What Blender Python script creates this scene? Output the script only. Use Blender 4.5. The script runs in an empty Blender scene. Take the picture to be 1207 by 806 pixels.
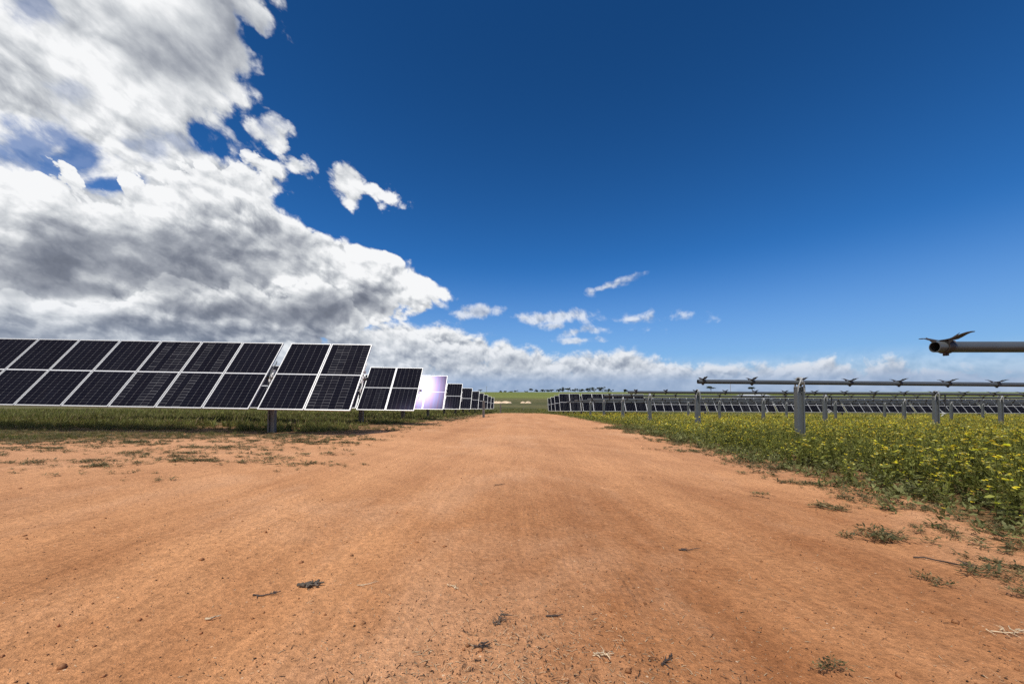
import bpy, bmesh, math, random
import numpy as np
from mathutils import Matrix, Vector

rng = np.random.default_rng(7)
random.seed(7)
S = bpy.context.scene
COL = S.collection
R = math.radians
CAM_H = 0.72

# ------------------------------------------------------------------ helpers
def tag(o, label=None, cat=None, group=None, kind=None):
    if label: o['label'] = label
    if cat: o['category'] = cat
    if group: o['group'] = group
    if kind: o['kind'] = kind
    return o

def link(o, parent=None):
    COL.objects.link(o)
    if parent is not None: o.parent = parent
    return o

def empty(name, loc=(0, 0, 0), rot=(0, 0, 0)):
    o = bpy.data.objects.new(name, None)
    o.empty_display_size = 0.2
    o.location = loc; o.rotation_euler = rot
    return link(o)

def put(name, me, parent=None, loc=(0, 0, 0), rot=(0, 0, 0)):
    o = bpy.data.objects.new(name, me)
    o.location = loc; o.rotation_euler = rot
    return link(o, parent)

class MB:
    """collects simple shapes and turns them into ONE mesh"""
    def __init__(s): s.v = []; s.f = []; s.m = []; s.sm = []
    def add(s, vs, fs, mat=0, smooth=False):
        b = len(s.v); s.v += [tuple(v) for v in vs]
        for f in fs:
            s.f.append(tuple(b + i for i in f)); s.m.append(mat); s.sm.append(smooth)
    def box(s, x0, x1, y0, y1, z0, z1, mat=0, M=None):
        vs = [Vector(p) for p in ((x0,y0,z0),(x1,y0,z0),(x1,y1,z0),(x0,y1,z0),(x0,y0,z1),(x1,y0,z1),(x1,y1,z1),(x0,y1,z1))]
        if M is not None: vs = [M @ v for v in vs]
        s.add(vs, [(0,3,2,1),(4,5,6,7),(0,1,5,4),(1,2,6,5),(2,3,7,6),(3,0,4,7)], mat)
    def tube(s, pts, rad, n=8, mat=0, cap=True, smooth=True):
        pts = [Vector(p) for p in pts]; k = len(pts)
        if not hasattr(rad, '__len__'): rad = [rad] * k
        rings = []
        up = Vector((0.13, 0.21, 1)).normalized()
        for i in range(k):
            d = (pts[min(i+1, k-1)] - pts[max(i-1, 0)]).normalized()
            a = d.cross(up)
            if a.length < 1e-3: a = d.cross(Vector((1, 0, 0)))
            a.normalize(); b = d.cross(a)
            rings.append([pts[i] + (a*math.cos(t)+b*math.sin(t))*rad[i] for t in [2*math.pi*j/n for j in range(n)]])
        vs = [v for r in rings for v in r]
        fs = [(i*n+j, i*n+(j+1) % n, (i+1)*n+(j+1) % n, (i+1)*n+j) for i in range(k-1) for j in range(n)]
        s.add(vs, fs, mat, smooth)
        if cap:
            s.add(rings[0], [tuple(range(n))], mat); s.add(rings[-1], [tuple(reversed(range(n)))], mat)
    def pipe(s, x0, x1, ro, ri, n=24, mat=0, inmat=None):
        """hollow pipe along X"""
        if inmat is None: inmat = mat
        c = [(math.cos(2*math.pi*j/n), math.sin(2*math.pi*j/n)) for j in range(n)]
        vs = [(x, r*a, r*b) for x, r in ((x0, ro), (x1, ro), (x1, ri), (x0, ri)) for a, b in c]
        for q in range(4):
            p = (q+1) % 4
            s.add([vs[q*n+j] for j in range(n)] + [vs[p*n+j] for j in range(n)],
                  [(j, (j+1) % n, n+(j+1) % n, n+j) for j in range(n)], inmat if q == 2 else mat, q in (0, 2))
    def mesh(s, name, mats):
        me = bpy.data.meshes.new(name)
        me.from_pydata(s.v, [], s.f)
        for m in mats: me.materials.append(m)
        me.polygons.foreach_set('material_index', s.m)
        me.polygons.foreach_set('use_smooth', s.sm)
        me.update()
        return me

def np_mesh(name, V, F, mats, midx=None, col=None, smooth=False):
    """V (n,3), F (m,3|4) -> mesh; col (m,3) per face base colour stored as face-corner colour"""
    me = bpy.data.meshes.new(name)
    n, m, k = len(V), len(F), F.shape[1]
    me.vertices.add(n); me.vertices.foreach_set('co', np.ascontiguousarray(V, np.float32).ravel())
    me.loops.add(m*k); me.loops.foreach_set('vertex_index', np.ascontiguousarray(F, np.int32).ravel())
    me.polygons.add(m)
    me.polygons.foreach_set('loop_start', np.arange(0, m*k, k, dtype=np.int32))
    me.polygons.foreach_set('loop_total', np.full(m, k, np.int32))
    for mt in mats: me.materials.append(mt)
    if midx is not None: me.polygons.foreach_set('material_index', np.ascontiguousarray(midx, np.int32))
    if smooth: me.polygons.foreach_set('use_smooth', np.ones(m, bool))
    me.update(calc_edges=True)
    if col is not None:
        ca = me.color_attributes.new('tint', 'FLOAT_COLOR', 'CORNER')
        c4 = np.ones((m*k, 4), np.float32); c4[:, :3] = np.repeat(col, k, axis=0)
        ca.data.foreach_set('color', c4.ravel())
    return me

# ------------------------------------------------------------------ node helpers
class NT:
    def __init__(s, tree): s.t = tree
    def new(s, kind, **kw):
        n = s.t.nodes.new(kind)
        for k, v in kw.items(): setattr(n, k, v)
        return n
    def link(s, a, b): s.t.links.new(a, b)
    def put(s, sock, v):
        if hasattr(v, 'is_output'): s.link(v, sock)
        elif v is not None: sock.default_value = v
    def m(s, op, a, b=None, c=None, clamp=False):
        n = s.new('ShaderNodeMath', operation=op, use_clamp=clamp)
        for i, x in enumerate((a, b, c)): s.put(n.inputs[i], x)
        return n.outputs[0]
    def vm(s, op, a, b=None, scale=None):
        n = s.new('ShaderNodeVectorMath', operation=op)
        s.put(n.inputs[0], a)
        if b is not None: s.put(n.inputs[1], b)
        if scale is not None: s.put(n.inputs['Scale'], scale)
        return n.outputs[0]
    def ss(s, x, a, b, lo=0.0, hi=1.0):
        n = s.new('ShaderNodeMapRange', interpolation_type='SMOOTHSTEP')
        for i, v in enumerate((x, a, b, lo, hi)): s.put(n.inputs[i], v)
        return n.outputs[0]
    def lin(s, x, a, b, lo=0.0, hi=1.0):
        n = s.new('ShaderNodeMapRange', interpolation_type='LINEAR')
        for i, v in enumerate((x, a, b, lo, hi)): s.put(n.inputs[i], v)
        return n.outputs[0]
    def noise(s, vec, scale, detail=4.0, rough=0.5, dist=0.0, color=False, dims='3D'):
        n = s.new('ShaderNodeTexNoise', noise_dimensions=dims)
        s.put(n.inputs['Vector'], vec); n.inputs['Scale'].default_value = scale
        n.inputs['Detail'].default_value = detail; n.inputs['Roughness'].default_value = rough
        n.inputs['Distortion'].default_value = dist
        return n.outputs['Color' if color else 'Fac']
    def mix(s, f, a, b, mode='MIX'):
        n = s.new('ShaderNodeMix', data_type='RGBA', blend_type=mode)
        s.put(n.inputs[0], f)
        for sk, v in ((n.inputs[6], a), (n.inputs[7], b)):
            s.put(sk, (*v, 1.0) if isinstance(v, tuple) and len(v) == 3 else v)
        return n.outputs[2]
    def xyz(s, v):
        n = s.new('ShaderNodeSeparateXYZ'); s.put(n.inputs[0], v); return n.outputs
    def comb(s, x, y, z):
        n = s.new('ShaderNodeCombineXYZ')
        for i, v in enumerate((x, y, z)): s.put(n.inputs[i], v)
        return n.outputs[0]

def material(name):
    m = bpy.data.materials.new(name); m.use_nodes = True
    t = NT(m.node_tree); b = m.node_tree.nodes['Principled BSDF']
    return m, t, b

def simple_mat(name, col, rough=0.5, metal=0.0, var=0.15, scale=30.0, bump=0.0):
    m, t, b = material(name)
    tc = t.new('ShaderNodeTexCoord').outputs['Object']
    n = t.noise(tc, scale, 5, 0.6)
    n2 = t.noise(tc, scale*0.13, 3, 0.6)
    f = t.m('ADD', t.m('MULTIPLY', n, 0.6), t.m('MULTIPLY', n2, 0.6))
    lo = tuple(c*(1-var) for c in col); hi = tuple(min(1, c*(1+var)) for c in col)
    t.link(t.mix(t.ss(f, 0.35, 0.85), lo, hi), b.inputs['Base Color'])
    b.inputs['Roughness'].default_value = rough; b.inputs['Metallic'].default_value = metal
    if bump:
        bp = t.new('ShaderNodeBump'); bp.inputs['Strength'].default_value = bump; bp.inputs['Distance'].default_value = 0.01
        t.link(n, bp.inputs['Height']); t.link(bp.outputs[0], b.inputs['Normal'])
    return m

# ------------------------------------------------------------------ camera
cam = bpy.data.cameras.new('camera'); co = bpy.data.objects.new('camera', cam); COL.objects.link(co)
cam.lens = 13.48; cam.sensor_width = 36.0; cam.shift_y = 0.041
cam.clip_start = 0.05; cam.clip_end = 20000
co.location = (0, 0, CAM_H); co.rotation_euler = (R(90 + 1.58), 0, 0)
S.camera = co

# ------------------------------------------------------------------ sun + sky
SUN = Vector((-0.22, -0.36, 0.905)).normalized()
sl = bpy.data.lights.new('sun', 'SUN'); sl.energy = 3.9; sl.angle = R(0.53); sl.color = (1.0, 0.95, 0.87)
so = bpy.data.objects.new('sun', sl); COL.objects.link(so)
so.rotation_euler = SUN.to_track_quat('Z', 'Y').to_euler(); so.location = (-20, -30, 60)

W = bpy.data.worlds.new('World'); S.world = W; W.use_nodes = True
W.node_tree.nodes.clear()
t = NT(W.node_tree)
sky = t.new('ShaderNodeTexSky', sky_type='NISHITA', sun_disc=False)
sky.sun_elevation = math.asin(SUN.z); sky.sun_rotation = math.atan2(SUN.x, SUN.y)
sky.air_density = 1.0; sky.dust_density = 0.25; sky.ozone_density = 3.0; sky.altitude = 200
D = t.new('ShaderNodeTexCoord').outputs['Generated']
dx, dy, dz = t.xyz(D)
az = t.m('ARCTAN2', dx, dy); el = t.m('ARCSINE', t.m('MINIMUM', t.m('MAXIMUM', dz, -0.999), 0.999))

def curve(x, x0, x1, pts):
    """float curve through (x, y) points given in real units; y range -1..1"""
    n = t.new('ShaderNodeFloatCurve')
    c = n.mapping.curves[0]
    q = [((a-x0)/(x1-x0), (b+1.2)/2.4) for a, b in pts]
    c.points[0].location = q[0]; c.points[1].location = q[-1]
    for p in q[1:-1]: c.points.new(*p)
    for p in c.points: p.handle_type = 'AUTO_CLAMPED'
    n.mapping.update()
    t.put(n.inputs['Value'], t.lin(x, x0, x1))
    return t.m('SUBTRACT', t.m('MULTIPLY', n.outputs[0], 2.4), 1.2)

# right-hand outline of the tall cloud mass (azimuth as a function of elevation)
az_edge = curve(el, 0.0, 1.3, [(0.0, -0.45), (0.133, -0.40), (0.165, -0.35), (0.205, -0.245), (0.26, -0.20), (0.30, -0.225), (0.335, -0.30),
    (0.352, -0.40), (0.375, -0.475), (0.41, -0.53), (0.45, -0.60), (0.49, -0.635), (0.55, -0.63), (0.61, -0.59), (0.66, -0.55), (0.73, -0.555), (0.85, -0.62), (1.0, -0.95), (1.3, -1.15)])
# upper outline of the low bank (elevation as a function of azimuth)
el_edge = curve(az, -3.2, 3.2, [(-3.2, 0.10), (-2.2, 0.12), (-1.4, 0.10), (-0.93, 0.10), (-0.425, 0.15), (-0.33, 0.185), (-0.2, 0.185), (-0.096, 0.158), (0.0, 0.132), (0.103, 0.112), (0.2, 0.104),
    (0.29, 0.116), (0.34, 0.105), (0.392, 0.088), (0.483, 0.076), (0.581, 0.068), (0.66, 0.082), (0.733, 0.070), (0.791, 0.060), (0.862, 0.055), (0.95, 0.045), (1.6, 0.06), (3.2, 0.10)])

def blob(ca, ce, ra, re, tilt=0.0):
    """signed distance-like value: 1 at the centre, 0 on the ellipse, negative outside"""
    a = t.m('SUBTRACT', az, ca); e = t.m('SUBTRACT', el, ce)
    if tilt: e = t.m('SUBTRACT', e, t.m('MULTIPLY', a, tilt))
    q = t.m('SQRT', t.m('ADD', t.m('POWER', t.m('DIVIDE', a, ra), 2.0), t.m('POWER', t.m('DIVIDE', e, re), 2.0)))
    return t.m('SUBTRACT', 1.0, q)
def maxof(l):
    r = l[0]
    for x in l[1:]: r = t.m('MAXIMUM', r, x)
    return r

# noise space: direction stretched so that the billows stay flat-bottomed
P = t.comb(t.m('MULTIPLY', az, t.m('COSINE', el)), t.m('MULTIPLY', el, 1.15), 0.37)
warp = t.vm('SCALE', t.vm('SUBTRACT', t.noise(P, 4.0, 2, 0.5, color=True), (0.5, 0.5, 0.5)), scale=0.14)
P1 = t.vm('ADD', P, warp)
NB = t.noise(P1, 4.6, 9, 0.56)                                    # main fractal
def billow(vec, sc):
    v = t.new('ShaderNodeTexVoronoi', feature='F1', voronoi_dimensions='2D')
    v.inputs['Scale'].default_value = sc; v.inputs['Detail'].default_value = 4.0; v.inputs['Roughness'].default_value = 0.48
    v.inputs['Lacunarity'].default_value = 2.2; v.normalize = True
    t.put(v.inputs['Vector'], vec)
    return t.m('SUBTRACT', 1.0, v.outputs['Distance'])
warpf = t.vm('SCALE', t.vm('SUBTRACT', t.noise(P, 9.0, 4, 0.55, color=True), (0.5, 0.5, 0.5)), scale=0.055)
P2 = t.vm('ADD', P, warpf)
BV = t.m('ADD', t.m('MULTIPLY', billow(P2, 9.0), 0.6), t.m('MULTIPLY', t.noise(P2, 10.0, 7, 0.55), 0.4))
BVs = billow(P2, 20.0)
NS = t.noise(P1, 20.0, 8, 0.58)                                   # fine fractal for the far bank

yy = t.m('MAXIMUM', dy, 0.12)
u = t.m('DIVIDE', dx, yy); v = t.m('DIVIDE', dz, yy)                # a flat deck overhead keeps straight bases in these
uw = t.m('ADD', u, t.m('MULTIPLY', t.m('SUBTRACT', NB, 0.5), 0.25))
vw = t.m('ADD', v, t.m('MULTIPLY', t.m('SUBTRACT', NB, 0.5), 0.10))
def patch(cu, cv, ru, rv, k, flat=0.0):
    a = t.m('POWER', t.m('DIVIDE', t.m('SUBTRACT', uw, cu), ru), 2.0)
    e = t.m('POWER', t.m('DIVIDE', t.m('SUBTRACT', vw, cv), rv), 2.0)
    return t.m('MULTIPLY', t.ss(t.m('SUBTRACT', 1.0, t.m('SQRT', t.m('ADD', a, e))), -0.25, 0.75), k)
s1 = t.m('SUBTRACT', az_edge, az)
s1 = t.m('MULTIPLY', s1, 0.9)
s1 = t.m('MINIMUM', s1, 0.16)
# thin / open places inside the mass: ragged, half transparent
def thin(cu, cv, ru, rv, k):
    a = t.m('POWER', t.m('DIVIDE', t.m('SUBTRACT', uw, cu), ru), 2.0); e = t.m('POWER', t.m('DIVIDE', t.m('SUBTRACT', vw, cv), rv), 2.0)
    q = t.m('SUBTRACT', 1.0, t.m('SQRT', t.m('ADD', a, e)))
    q = t.m('ADD', q, t.m('ADD', t.m('MULTIPLY', t.m('SUBTRACT', NS, 0.5), 2.6), t.m('MULTIPLY', t.m('SUBTRACT', BV, 0.58), -1.6)))
    return t.ss(q, 0.0, 0.75, 0.0, k)
open_ = maxof([thin(-1.33, 0.63, 0.22, 0.10, 0.75), thin(-1.17, 0.61, 0.15, 0.07, 0.85), thin(-1.08, 0.56, 0.13, 0.035, 0.95), thin(-1.29, 1.04, 0.08, 0.07, 0.6), thin(-0.695, 0.63, 0.06, 0.08, 0.95), thin(-0.95, 0.66, 0.12, 0.05, 0.4), thin(-0.80, 0.68, 0.10, 0.05, 0.35), thin(-1.22, 0.80, 0.10, 0.05, 0.3), thin(-0.66, 0.72, 0.07, 0.06, 0.6)])
praw = maxof([t.m('MULTIPLY', blob(*a), k) for a, k in [((-0.565, 0.527, 0.042, 0.027), 0.07), ((-0.57, 0.44, 0.036, 0.036), 0.07), ((-0.405, 0.480, 0.044, 0.046), 0.11),
     ((-0.400, 0.450, 0.030, 0.026), 0.08), ((-0.355, 0.468, 0.060, 0.018, -0.10), 0.06), ((-0.52, 0.49, 0.022, 0.014), 0.04)]])
puffs = t.m('ADD', praw, t.m('ADD', t.m('MULTIPLY', t.m('SUBTRACT', NS, 0.5), 0.10), t.m('MULTIPLY', t.m('SUBTRACT', BVs, 0.62), 0.02)))
sA = t.m('MAXIMUM', s1, t.m('MINIMUM', puffs, 0.06))
nA = t.m('ADD', t.m('MULTIPLY', t.m('SUBTRACT', NB, 0.5), 0.30), t.m('MULTIPLY', t.m('SUBTRACT', BV, 0.62), 0.22))
dA = t.m('ADD', sA, nA)
dA = t.m('ADD', dA, t.m('ADD', t.m('MULTIPLY', t.m('SUBTRACT', NS, 0.5), 0.06), t.m('MULTIPLY', t.m('SUBTRACT', BVs, 0.62), 0.13)))
aA = t.m('MULTIPLY', t.m('POWER', t.ss(dA, -0.014, 0.036), 1.15), t.m('SUBTRACT', 1.0, open_))
s2 = t.m('SUBTRACT', el_edge, el)
small = maxof([t.m('MULTIPLY', blob(*a), k) for a, k in [((-0.085, 0.213, 0.055, 0.017, 0.1), 0.030), ((-0.19, 0.228, 0.022, 0.012), 0.018), ((0.245, 0.268, 0.050, 0.008, 0.22), 0.017), ((0.205, 0.258, 0.018, 0.010), 0.018),
     ((0.118, 0.199, 0.085, 0.016, 0.06), 0.034), ((0.10, 0.176, 0.030, 0.010), 0.020), ((0.165, 0.160, 0.040, 0.011, 0.15), 0.022), ((0.175, 0.138, 0.055, 0.009), 0.022), ((0.23, 0.165, 0.05, 0.006), 0.008),
     ((0.03, 0.198, 0.025, 0.008), 0.010), ((0.32, 0.185, 0.05, 0.006), 0.006)]])
sB = t.m('MAXIMUM', t.m('MINIMUM', s2, 0.035), small)
nB = t.m('ADD', t.m('MULTIPLY', t.m('SUBTRACT', NS, 0.5), 0.085), t.m('MULTIPLY', t.m('SUBTRACT', BVs, 0.62), 0.04))
dB = t.m('ADD', sB, nB)
aB = t.m('POWER', t.ss(dB, -0.006, 0.024), 1.2)
aB = t.m('MULTIPLY', aB, t.ss(t.m('SUBTRACT', el, el_edge), 0.0, 0.03, 1.0, 0.72))
alpha = t.m('MAXIMUM', aA, aB)

# illumination: relief toward the sun (up), thick places darker, long dark bases
embA = t.m('SUBTRACT', NB, t.noise(t.vm('ADD', P1, (-0.020, 0.055, 0.0)), 4.6, 5, 0.5))
embV = t.m('SUBTRACT', BV, t.m('ADD', t.m('MULTIPLY', billow(t.vm('ADD', P2, (-0.006, 0.022, 0.0)), 9.0), 0.6), t.m('MULTIPLY', t.noise(t.vm('ADD', P2, (-0.006, 0.022, 0.0)), 10.0, 5, 0.5), 0.4)))
embS = t.m('SUBTRACT', NS, t.noise(t.vm('ADD', P1, (-0.005, 0.014, 0.0)), 20.0, 5, 0.52))
embVs = t.m('SUBTRACT', BVs, billow(t.vm('ADD', P2, (-0.003, 0.010, 0.0)), 20.0))
shade = None
for a in [(-1.02, 0.365, 0.55, 0.085, 0.50), (-0.80, 0.325, 0.26, 0.055, 0.40), (-1.25, 0.30, 0.20, 0.05, 0.25), (-0.84, 0.94, 0.24, 0.17, 0.40), (-0.64, 0.80, 0.10, 0.10, 0.22), (-1.25, 0.74, 0.14, 0.06, 0.12),
          (-0.46, 0.225, 0.20, 0.055, 0.44), (-0.72, 0.215, 0.24, 0.035, 0.32), (-1.20, 0.265, 0.22, 0.028, 0.38), (-0.90, 0.165, 0.60, 0.025, 0.22), (-0.78, 0.575, 0.11, 0.05, 0.22), (-0.55, 0.40, 0.10, 0.05, 0.20)]:
    b = patch(*a)
    shade = b if shade is None else t.m('ADD', shade, b)
shade = t.m('MULTIPLY', shade, 0.82)
crest = t.m('ADD', t.m('MULTIPLY', t.m('SUBTRACT', BV, 0.58), 0.7), t.m('MULTIPLY', t.m('SUBTRACT', NB, 0.5), 0.9))
emb = t.m('ADD', t.m('MULTIPLY', embA, 1.0), t.m('ADD', t.m('MULTIPLY', embV, t.ss(el, 0.55, 0.40, 1.1, 1.5)), t.m('ADD', t.m('MULTIPLY', embS, 0.2), t.m('MULTIPLY', t.m('ADD', embVs, t.m('MULTIPLY', t.m('SUBTRACT', BVs, 0.62), 0.35)), t.m('MULTIPLY', t.ss(el, 0.62, 0.42, 0.40, 0.95), t.ss(shade, 0.42, 0.02, 0.30, 1.0))))))
Lm = t.m('SUBTRACT', t.m('ADD', t.m('ADD', 0.90, t.m('MULTIPLY', crest, 0.75)), t.m('MULTIPLY', emb, 0.8)), shade)
# nearer cumulus heads standing in front of the high sheet: bright rims, greyer bodies
def heads(pts, amp, body, depth, top):
    n = t.new('ShaderNodeFloatCurve'); c = n.mapping.curves[0]
    q = [((a+2.0)/4.0, b) for a, b in pts]
    c.points[0].location = q[0]; c.points[1].location = q[-1]
    for p in q[1:-1]: c.points.new(*p)
    for p in c.points: p.handle_type = 'AUTO_CLAMPED'
    n.mapping.update(); t.put(n.inputs['Value'], t.m('DIVIDE', t.m('ADD', u, 2.0), 4.0))
    d = t.m('SUBTRACT', n.outputs[0], v)
    d = t.m('ADD', d, t.m('ADD', t.m('MULTIPLY', t.m('SUBTRACT', BV, 0.58), amp), t.m('ADD', t.m('MULTIPLY', t.m('SUBTRACT', NS, 0.5), amp*0.2), t.m('MULTIPLY', t.m('SUBTRACT', BVs, 0.62), amp*0.7))))
    l = t.m('SUBTRACT', top, t.ss(d, 0.0, depth, 0.0, body))
    return t.ss(d, -0.001, 0.012), t.m('SUBTRACT', t.m('ADD', l, t.m('ADD', t.m('MULTIPLY', crest, 0.5), emb)), shade)
f1, L1 = heads([(-2.0, 0.62), (-1.335, 0.575), (-1.20, 0.575), (-1.10, 0.525), (-1.06, 0.525), (-1.00, 0.57), (-0.93, 0.555), (-0.85, 0.59), (-0.74, 0.60), (-0.66, 0.575), (-0.58, 0.49), (-0.48, 0.40), (-0.38, 0.37), (-0.23, 0.31), (-0.15, 0.24), (0.1, 0.15), (2.0, 0.05)], 0.30, 0.22, 0.16, 1.02)
f2, L2 = heads([(-2.0, 0.26), (-1.335, 0.255), (-1.1, 0.235), (-1.0, 0.265), (-0.93, 0.295), (-0.85, 0.285), (-0.70, 0.285), (-0.60, 0.27), (-0.48, 0.285), (-0.40, 0.22), (-0.33, 0.17), (-0.22, 0.14), (-0.10, 0.115), (0.08, 0.09), (0.2, 0.06), (2.0, 0.02)], 0.12, 0.36, 0.07, 0.98)
mixf = lambda f, a, b: t.m('ADD', t.m('MULTIPLY', a, t.m('SUBTRACT', 1.0, f)), t.m('MULTIPLY', b, f))
Lm = t.m('SUBTRACT', Lm, t.ss(t.m('ABSOLUTE', t.m('SUBTRACT', v, 0.62)), 0.16, 0.0, 0.0, 0.10))
Lm = mixf(f1, Lm, L1)
Lm = mixf(f2, Lm, L2)
Lb = t.m('ADD', 0.92, t.m('ADD', t.m('MULTIPLY', embS, 1.6), t.m('MULTIPLY', embVs, 1.0)))
Lb = t.m('SUBTRACT', Lb, t.ss(dB, 0.01, 0.06, 0.0, 0.28))
Lb = mixf(f2, Lb, t.m('ADD', t.m('MULTIPLY', L2, 0.5), t.m('MULTIPLY', Lb, 0.5)))
L = t.m('ADD', t.m('MULTIPLY', Lm, aA), t.m('MULTIPLY', Lb, t.m('SUBTRACT', 1.0, aA)))
ramp = t.new('ShaderNodeValToRGB')
t.put(ramp.inputs[0], L)
ce = ramp.color_ramp.elements
ce[0].position = 0.0; ce[0].color = (0.135, 0.152, 0.195, 1)
ce[1].position = 1.0; ce[1].color = (0.93, 0.94, 0.95, 1)
for p_, c_ in [(0.25, (0.20, 0.222, 0.275, 1)), (0.5, (0.36, 0.385, 0.435, 1)), (0.75, (0.62, 0.645, 0.675, 1))]:
    e_ = ce.new(p_); e_.color = c_
cloud = ramp.outputs[0]
alpha = t.m('MAXIMUM', alpha, t.m('MULTIPLY', f1, t.ss(dA, -0.008, 0.028)))
# distant cloud sinks into blue-grey haze at the horizon
haze = t.m('ADD', t.ss(el, 0.075, 0.005), t.ss(el, 0.20, 0.04, 0.0, 0.35), clamp=True)
cloud = t.mix(t.m('MULTIPLY', haze, 0.80), cloud, (0.275, 0.395, 0.60))
alpha = t.m('MAXIMUM', alpha, t.ss(el, 0.10, 0.0, 0.0, 0.95))
# clear sky: Nishita, deepened the way the wide lens and the dry air show it
hsv = t.new('ShaderNodeHueSaturation'); hsv.inputs['Saturation'].default_value = 1.10
t.put(hsv.inputs['Color'], t.mix(1.0, sky.outputs[0], (0.50, 0.80, 1.16), 'MULTIPLY'))
t.put(hsv.inputs['Value'], t.ss(el, 0.02, 0.85, 1.14, 0.62))
skyc = t.mix(t.ss(el, 0.34, 0.0, 0.0, 0.55), hsv.outputs[0], (3.0, 4.4, 6.6))
bgS = t.new('ShaderNodeBackground'); bgS.inputs['Strength'].default_value = 0.10; t.link(skyc, bgS.inputs['Color'])
bgC = t.new('ShaderNodeBackground'); bgC.inputs['Strength'].default_value = 1.0; t.link(cloud, bgC.inputs['Color'])
mx = t.new('ShaderNodeMixShader'); t.put(mx.inputs[0], alpha); t.link(bgS.outputs[0], mx.inputs[1]); t.link(bgC.outputs[0], mx.inputs[2])
ow = t.new('ShaderNodeOutputWorld'); t.link(mx.outputs[0], ow.inputs[0])

S.cycles.use_denoising = False
W.cycles.sampling_method = 'MANUAL'; W.cycles.sample_map_resolution = 256

# ------------------------------------------------------------------ terrain
def interp(x, pts):
    p = np.array(pts, float); return np.interp(x, p[:, 0], p[:, 1])
_hy = np.array([-400, -30, 0, 57, 75, 100, 130, 160, 200, 250, 300, 400, 500, 620, 900, 1500, 4000, 9000], float)
_hz = np.array([3.0, 1.0, 0, -2.06, -1.95, -1.6, -1.1, -0.6, 0.1, 0.95, 1.75, 3.0, 3.9, 4.6, 4.0, -2.0, -30., -80.], float)
def smooth_interp(x):
    """monotone-ish cubic through the long profile of the site"""
    x = np.asarray(x, float)
    i = np.clip(np.searchsorted(_hy, x) - 1, 0, len(_hy)-2)
    m = np.gradient(_hz, _hy)
    h = _hy[i+1] - _hy[i]; s = np.clip((x - _hy[i]) / h, 0, 1)
    h00 = 2*s**3-3*s**2+1; h10 = s**3-2*s**2+s; h01 = -2*s**3+3*s**2; h11 = s**3-s**2
    z = h00*_hz[i] + h10*h*m[i] + h01*_hz[i+1] + h11*h*m[i+1]
    near = (x > -30) & (x < 50)
    return np.where(near, -0.036*x, z)
LAT = -0.013
_vals = rng.random((64, 64))
def vnoise(x, y):
    """value noise, 0..1"""
    x = np.asarray(x, float); y = np.asarray(y, float)
    xi = np.floor(x).astype(int); yi = np.floor(y).astype(int)
    fx = x - xi; fy = y - yi
    fx = fx*fx*(3-2*fx); fy = fy*fy*(3-2*fy)
    g = lambda a, b: _vals[a % 64, b % 64]
    return (g(xi, yi)*(1-fx) + g(xi+1, yi)*fx)*(1-fy) + (g(xi, yi+1)*(1-fx) + g(xi+1, yi+1)*fx)*fy
def fbm(x, y, o=4):
    r = 0; a = 0.5
    for k in range(o):
        r = r + a*vnoise(x*2**k + 17.3*k, y*2**k + 5.1*k); a *= 0.5
    return r / (1 - 0.5**o)
def plane(x, y):
    x = np.asarray(x, float); y = np.asarray(y, float)
    fade = np.clip(1 - (np.abs(y) - 60)/80, 0, 1)
    return smooth_interp(y) + LAT*30*np.tanh(x/30)*fade
# edges of the bare dirt
def x_right(y): return interp(y, [(-8, 2.45), (0, 2.7), (2.1, 2.95), (5, 3.4), (11.3, 4.0), (24, 4.75), (50, 5.4), (57, 4.7), (60, 4.3)])
def x_left(y): return interp(y, [(-8, -14), (4, -13), (6.7, -9.5), (7.8, -7.2), (9.2, -5.2), (10.6, -3.9), (14, -3.9), (20.7, -3.7), (42, -2.7), (57, -1.6), (60, -1.3)])
ROAD_END = 57.0
def ground_z(x, y):
    x = np.asarray(x, float); y = np.asarray(y, float)
    z = plane(x, y)
    near = np.clip(1 - (np.abs(y) - 40)/30, 0, 1)
    z = z + near*(0.05*(fbm(x*0.35, y*0.35, 3) - 0.5) + 0.025*(fbm(x*1.7+9, y*1.7, 3) - 0.5))
    far = np.clip((np.abs(y) - 90)/150, 0, 1)
    z = z + far*2.2*(fbm(x*0.006+3, y*0.009+8, 3) - 0.5)
    return z
def in_road(x, y):
    """1 on the driven dirt, 0 out in the vegetation (soft edge)"""
    w = 0.35 + 0.02*np.abs(y)
    j = (fbm(x*1.1+4, y*0.9, 4) - 0.5)*1.6
    l = np.clip((x - x_left(y))/w + j + 0.5, 0, 1); r = np.clip((x_right(y) - x)/w + j + 0.5, 0, 1)
    e = np.clip((ROAD_END - y)/2.0 + 0.5, 0, 1)
    return l*r*e

def axis(lo, hi, step, far_lo, far_hi, g=1.17):
    a = list(np.arange(lo, hi + 1e-6, step))
    s = step; x = hi
    while x < far_hi: s *= g; x += s; a.append(x)
    s = step; x = lo; b = []
    while x > far_lo: s *= g; x -= s; b.append(x)
    return np.array(b[::-1] + a)
def grid_mesh(name, xs, ys, zf, mats, attrs=None):
    X, Y = np.meshgrid(xs, ys); Z = zf(X, Y)
    V = np.stack([X, Y, Z], -1).reshape(-1, 3)
    nx, ny = len(xs), len(ys)
    i = (np.arange(ny-1)[:, None]*nx + np.arange(nx-1)[None, :]).ravel()
    F = np.stack([i, i+1, i+nx+1, i+nx], 1)
    me = np_mesh(name, V, F, mats, smooth=True)
    for k, fn in (attrs or {}).items():
        a = me.attributes.new(k, 'FLOAT', 'POINT'); a.data.foreach_set('value', fn(X, Y).ravel().astype(np.float32))
    return me

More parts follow.
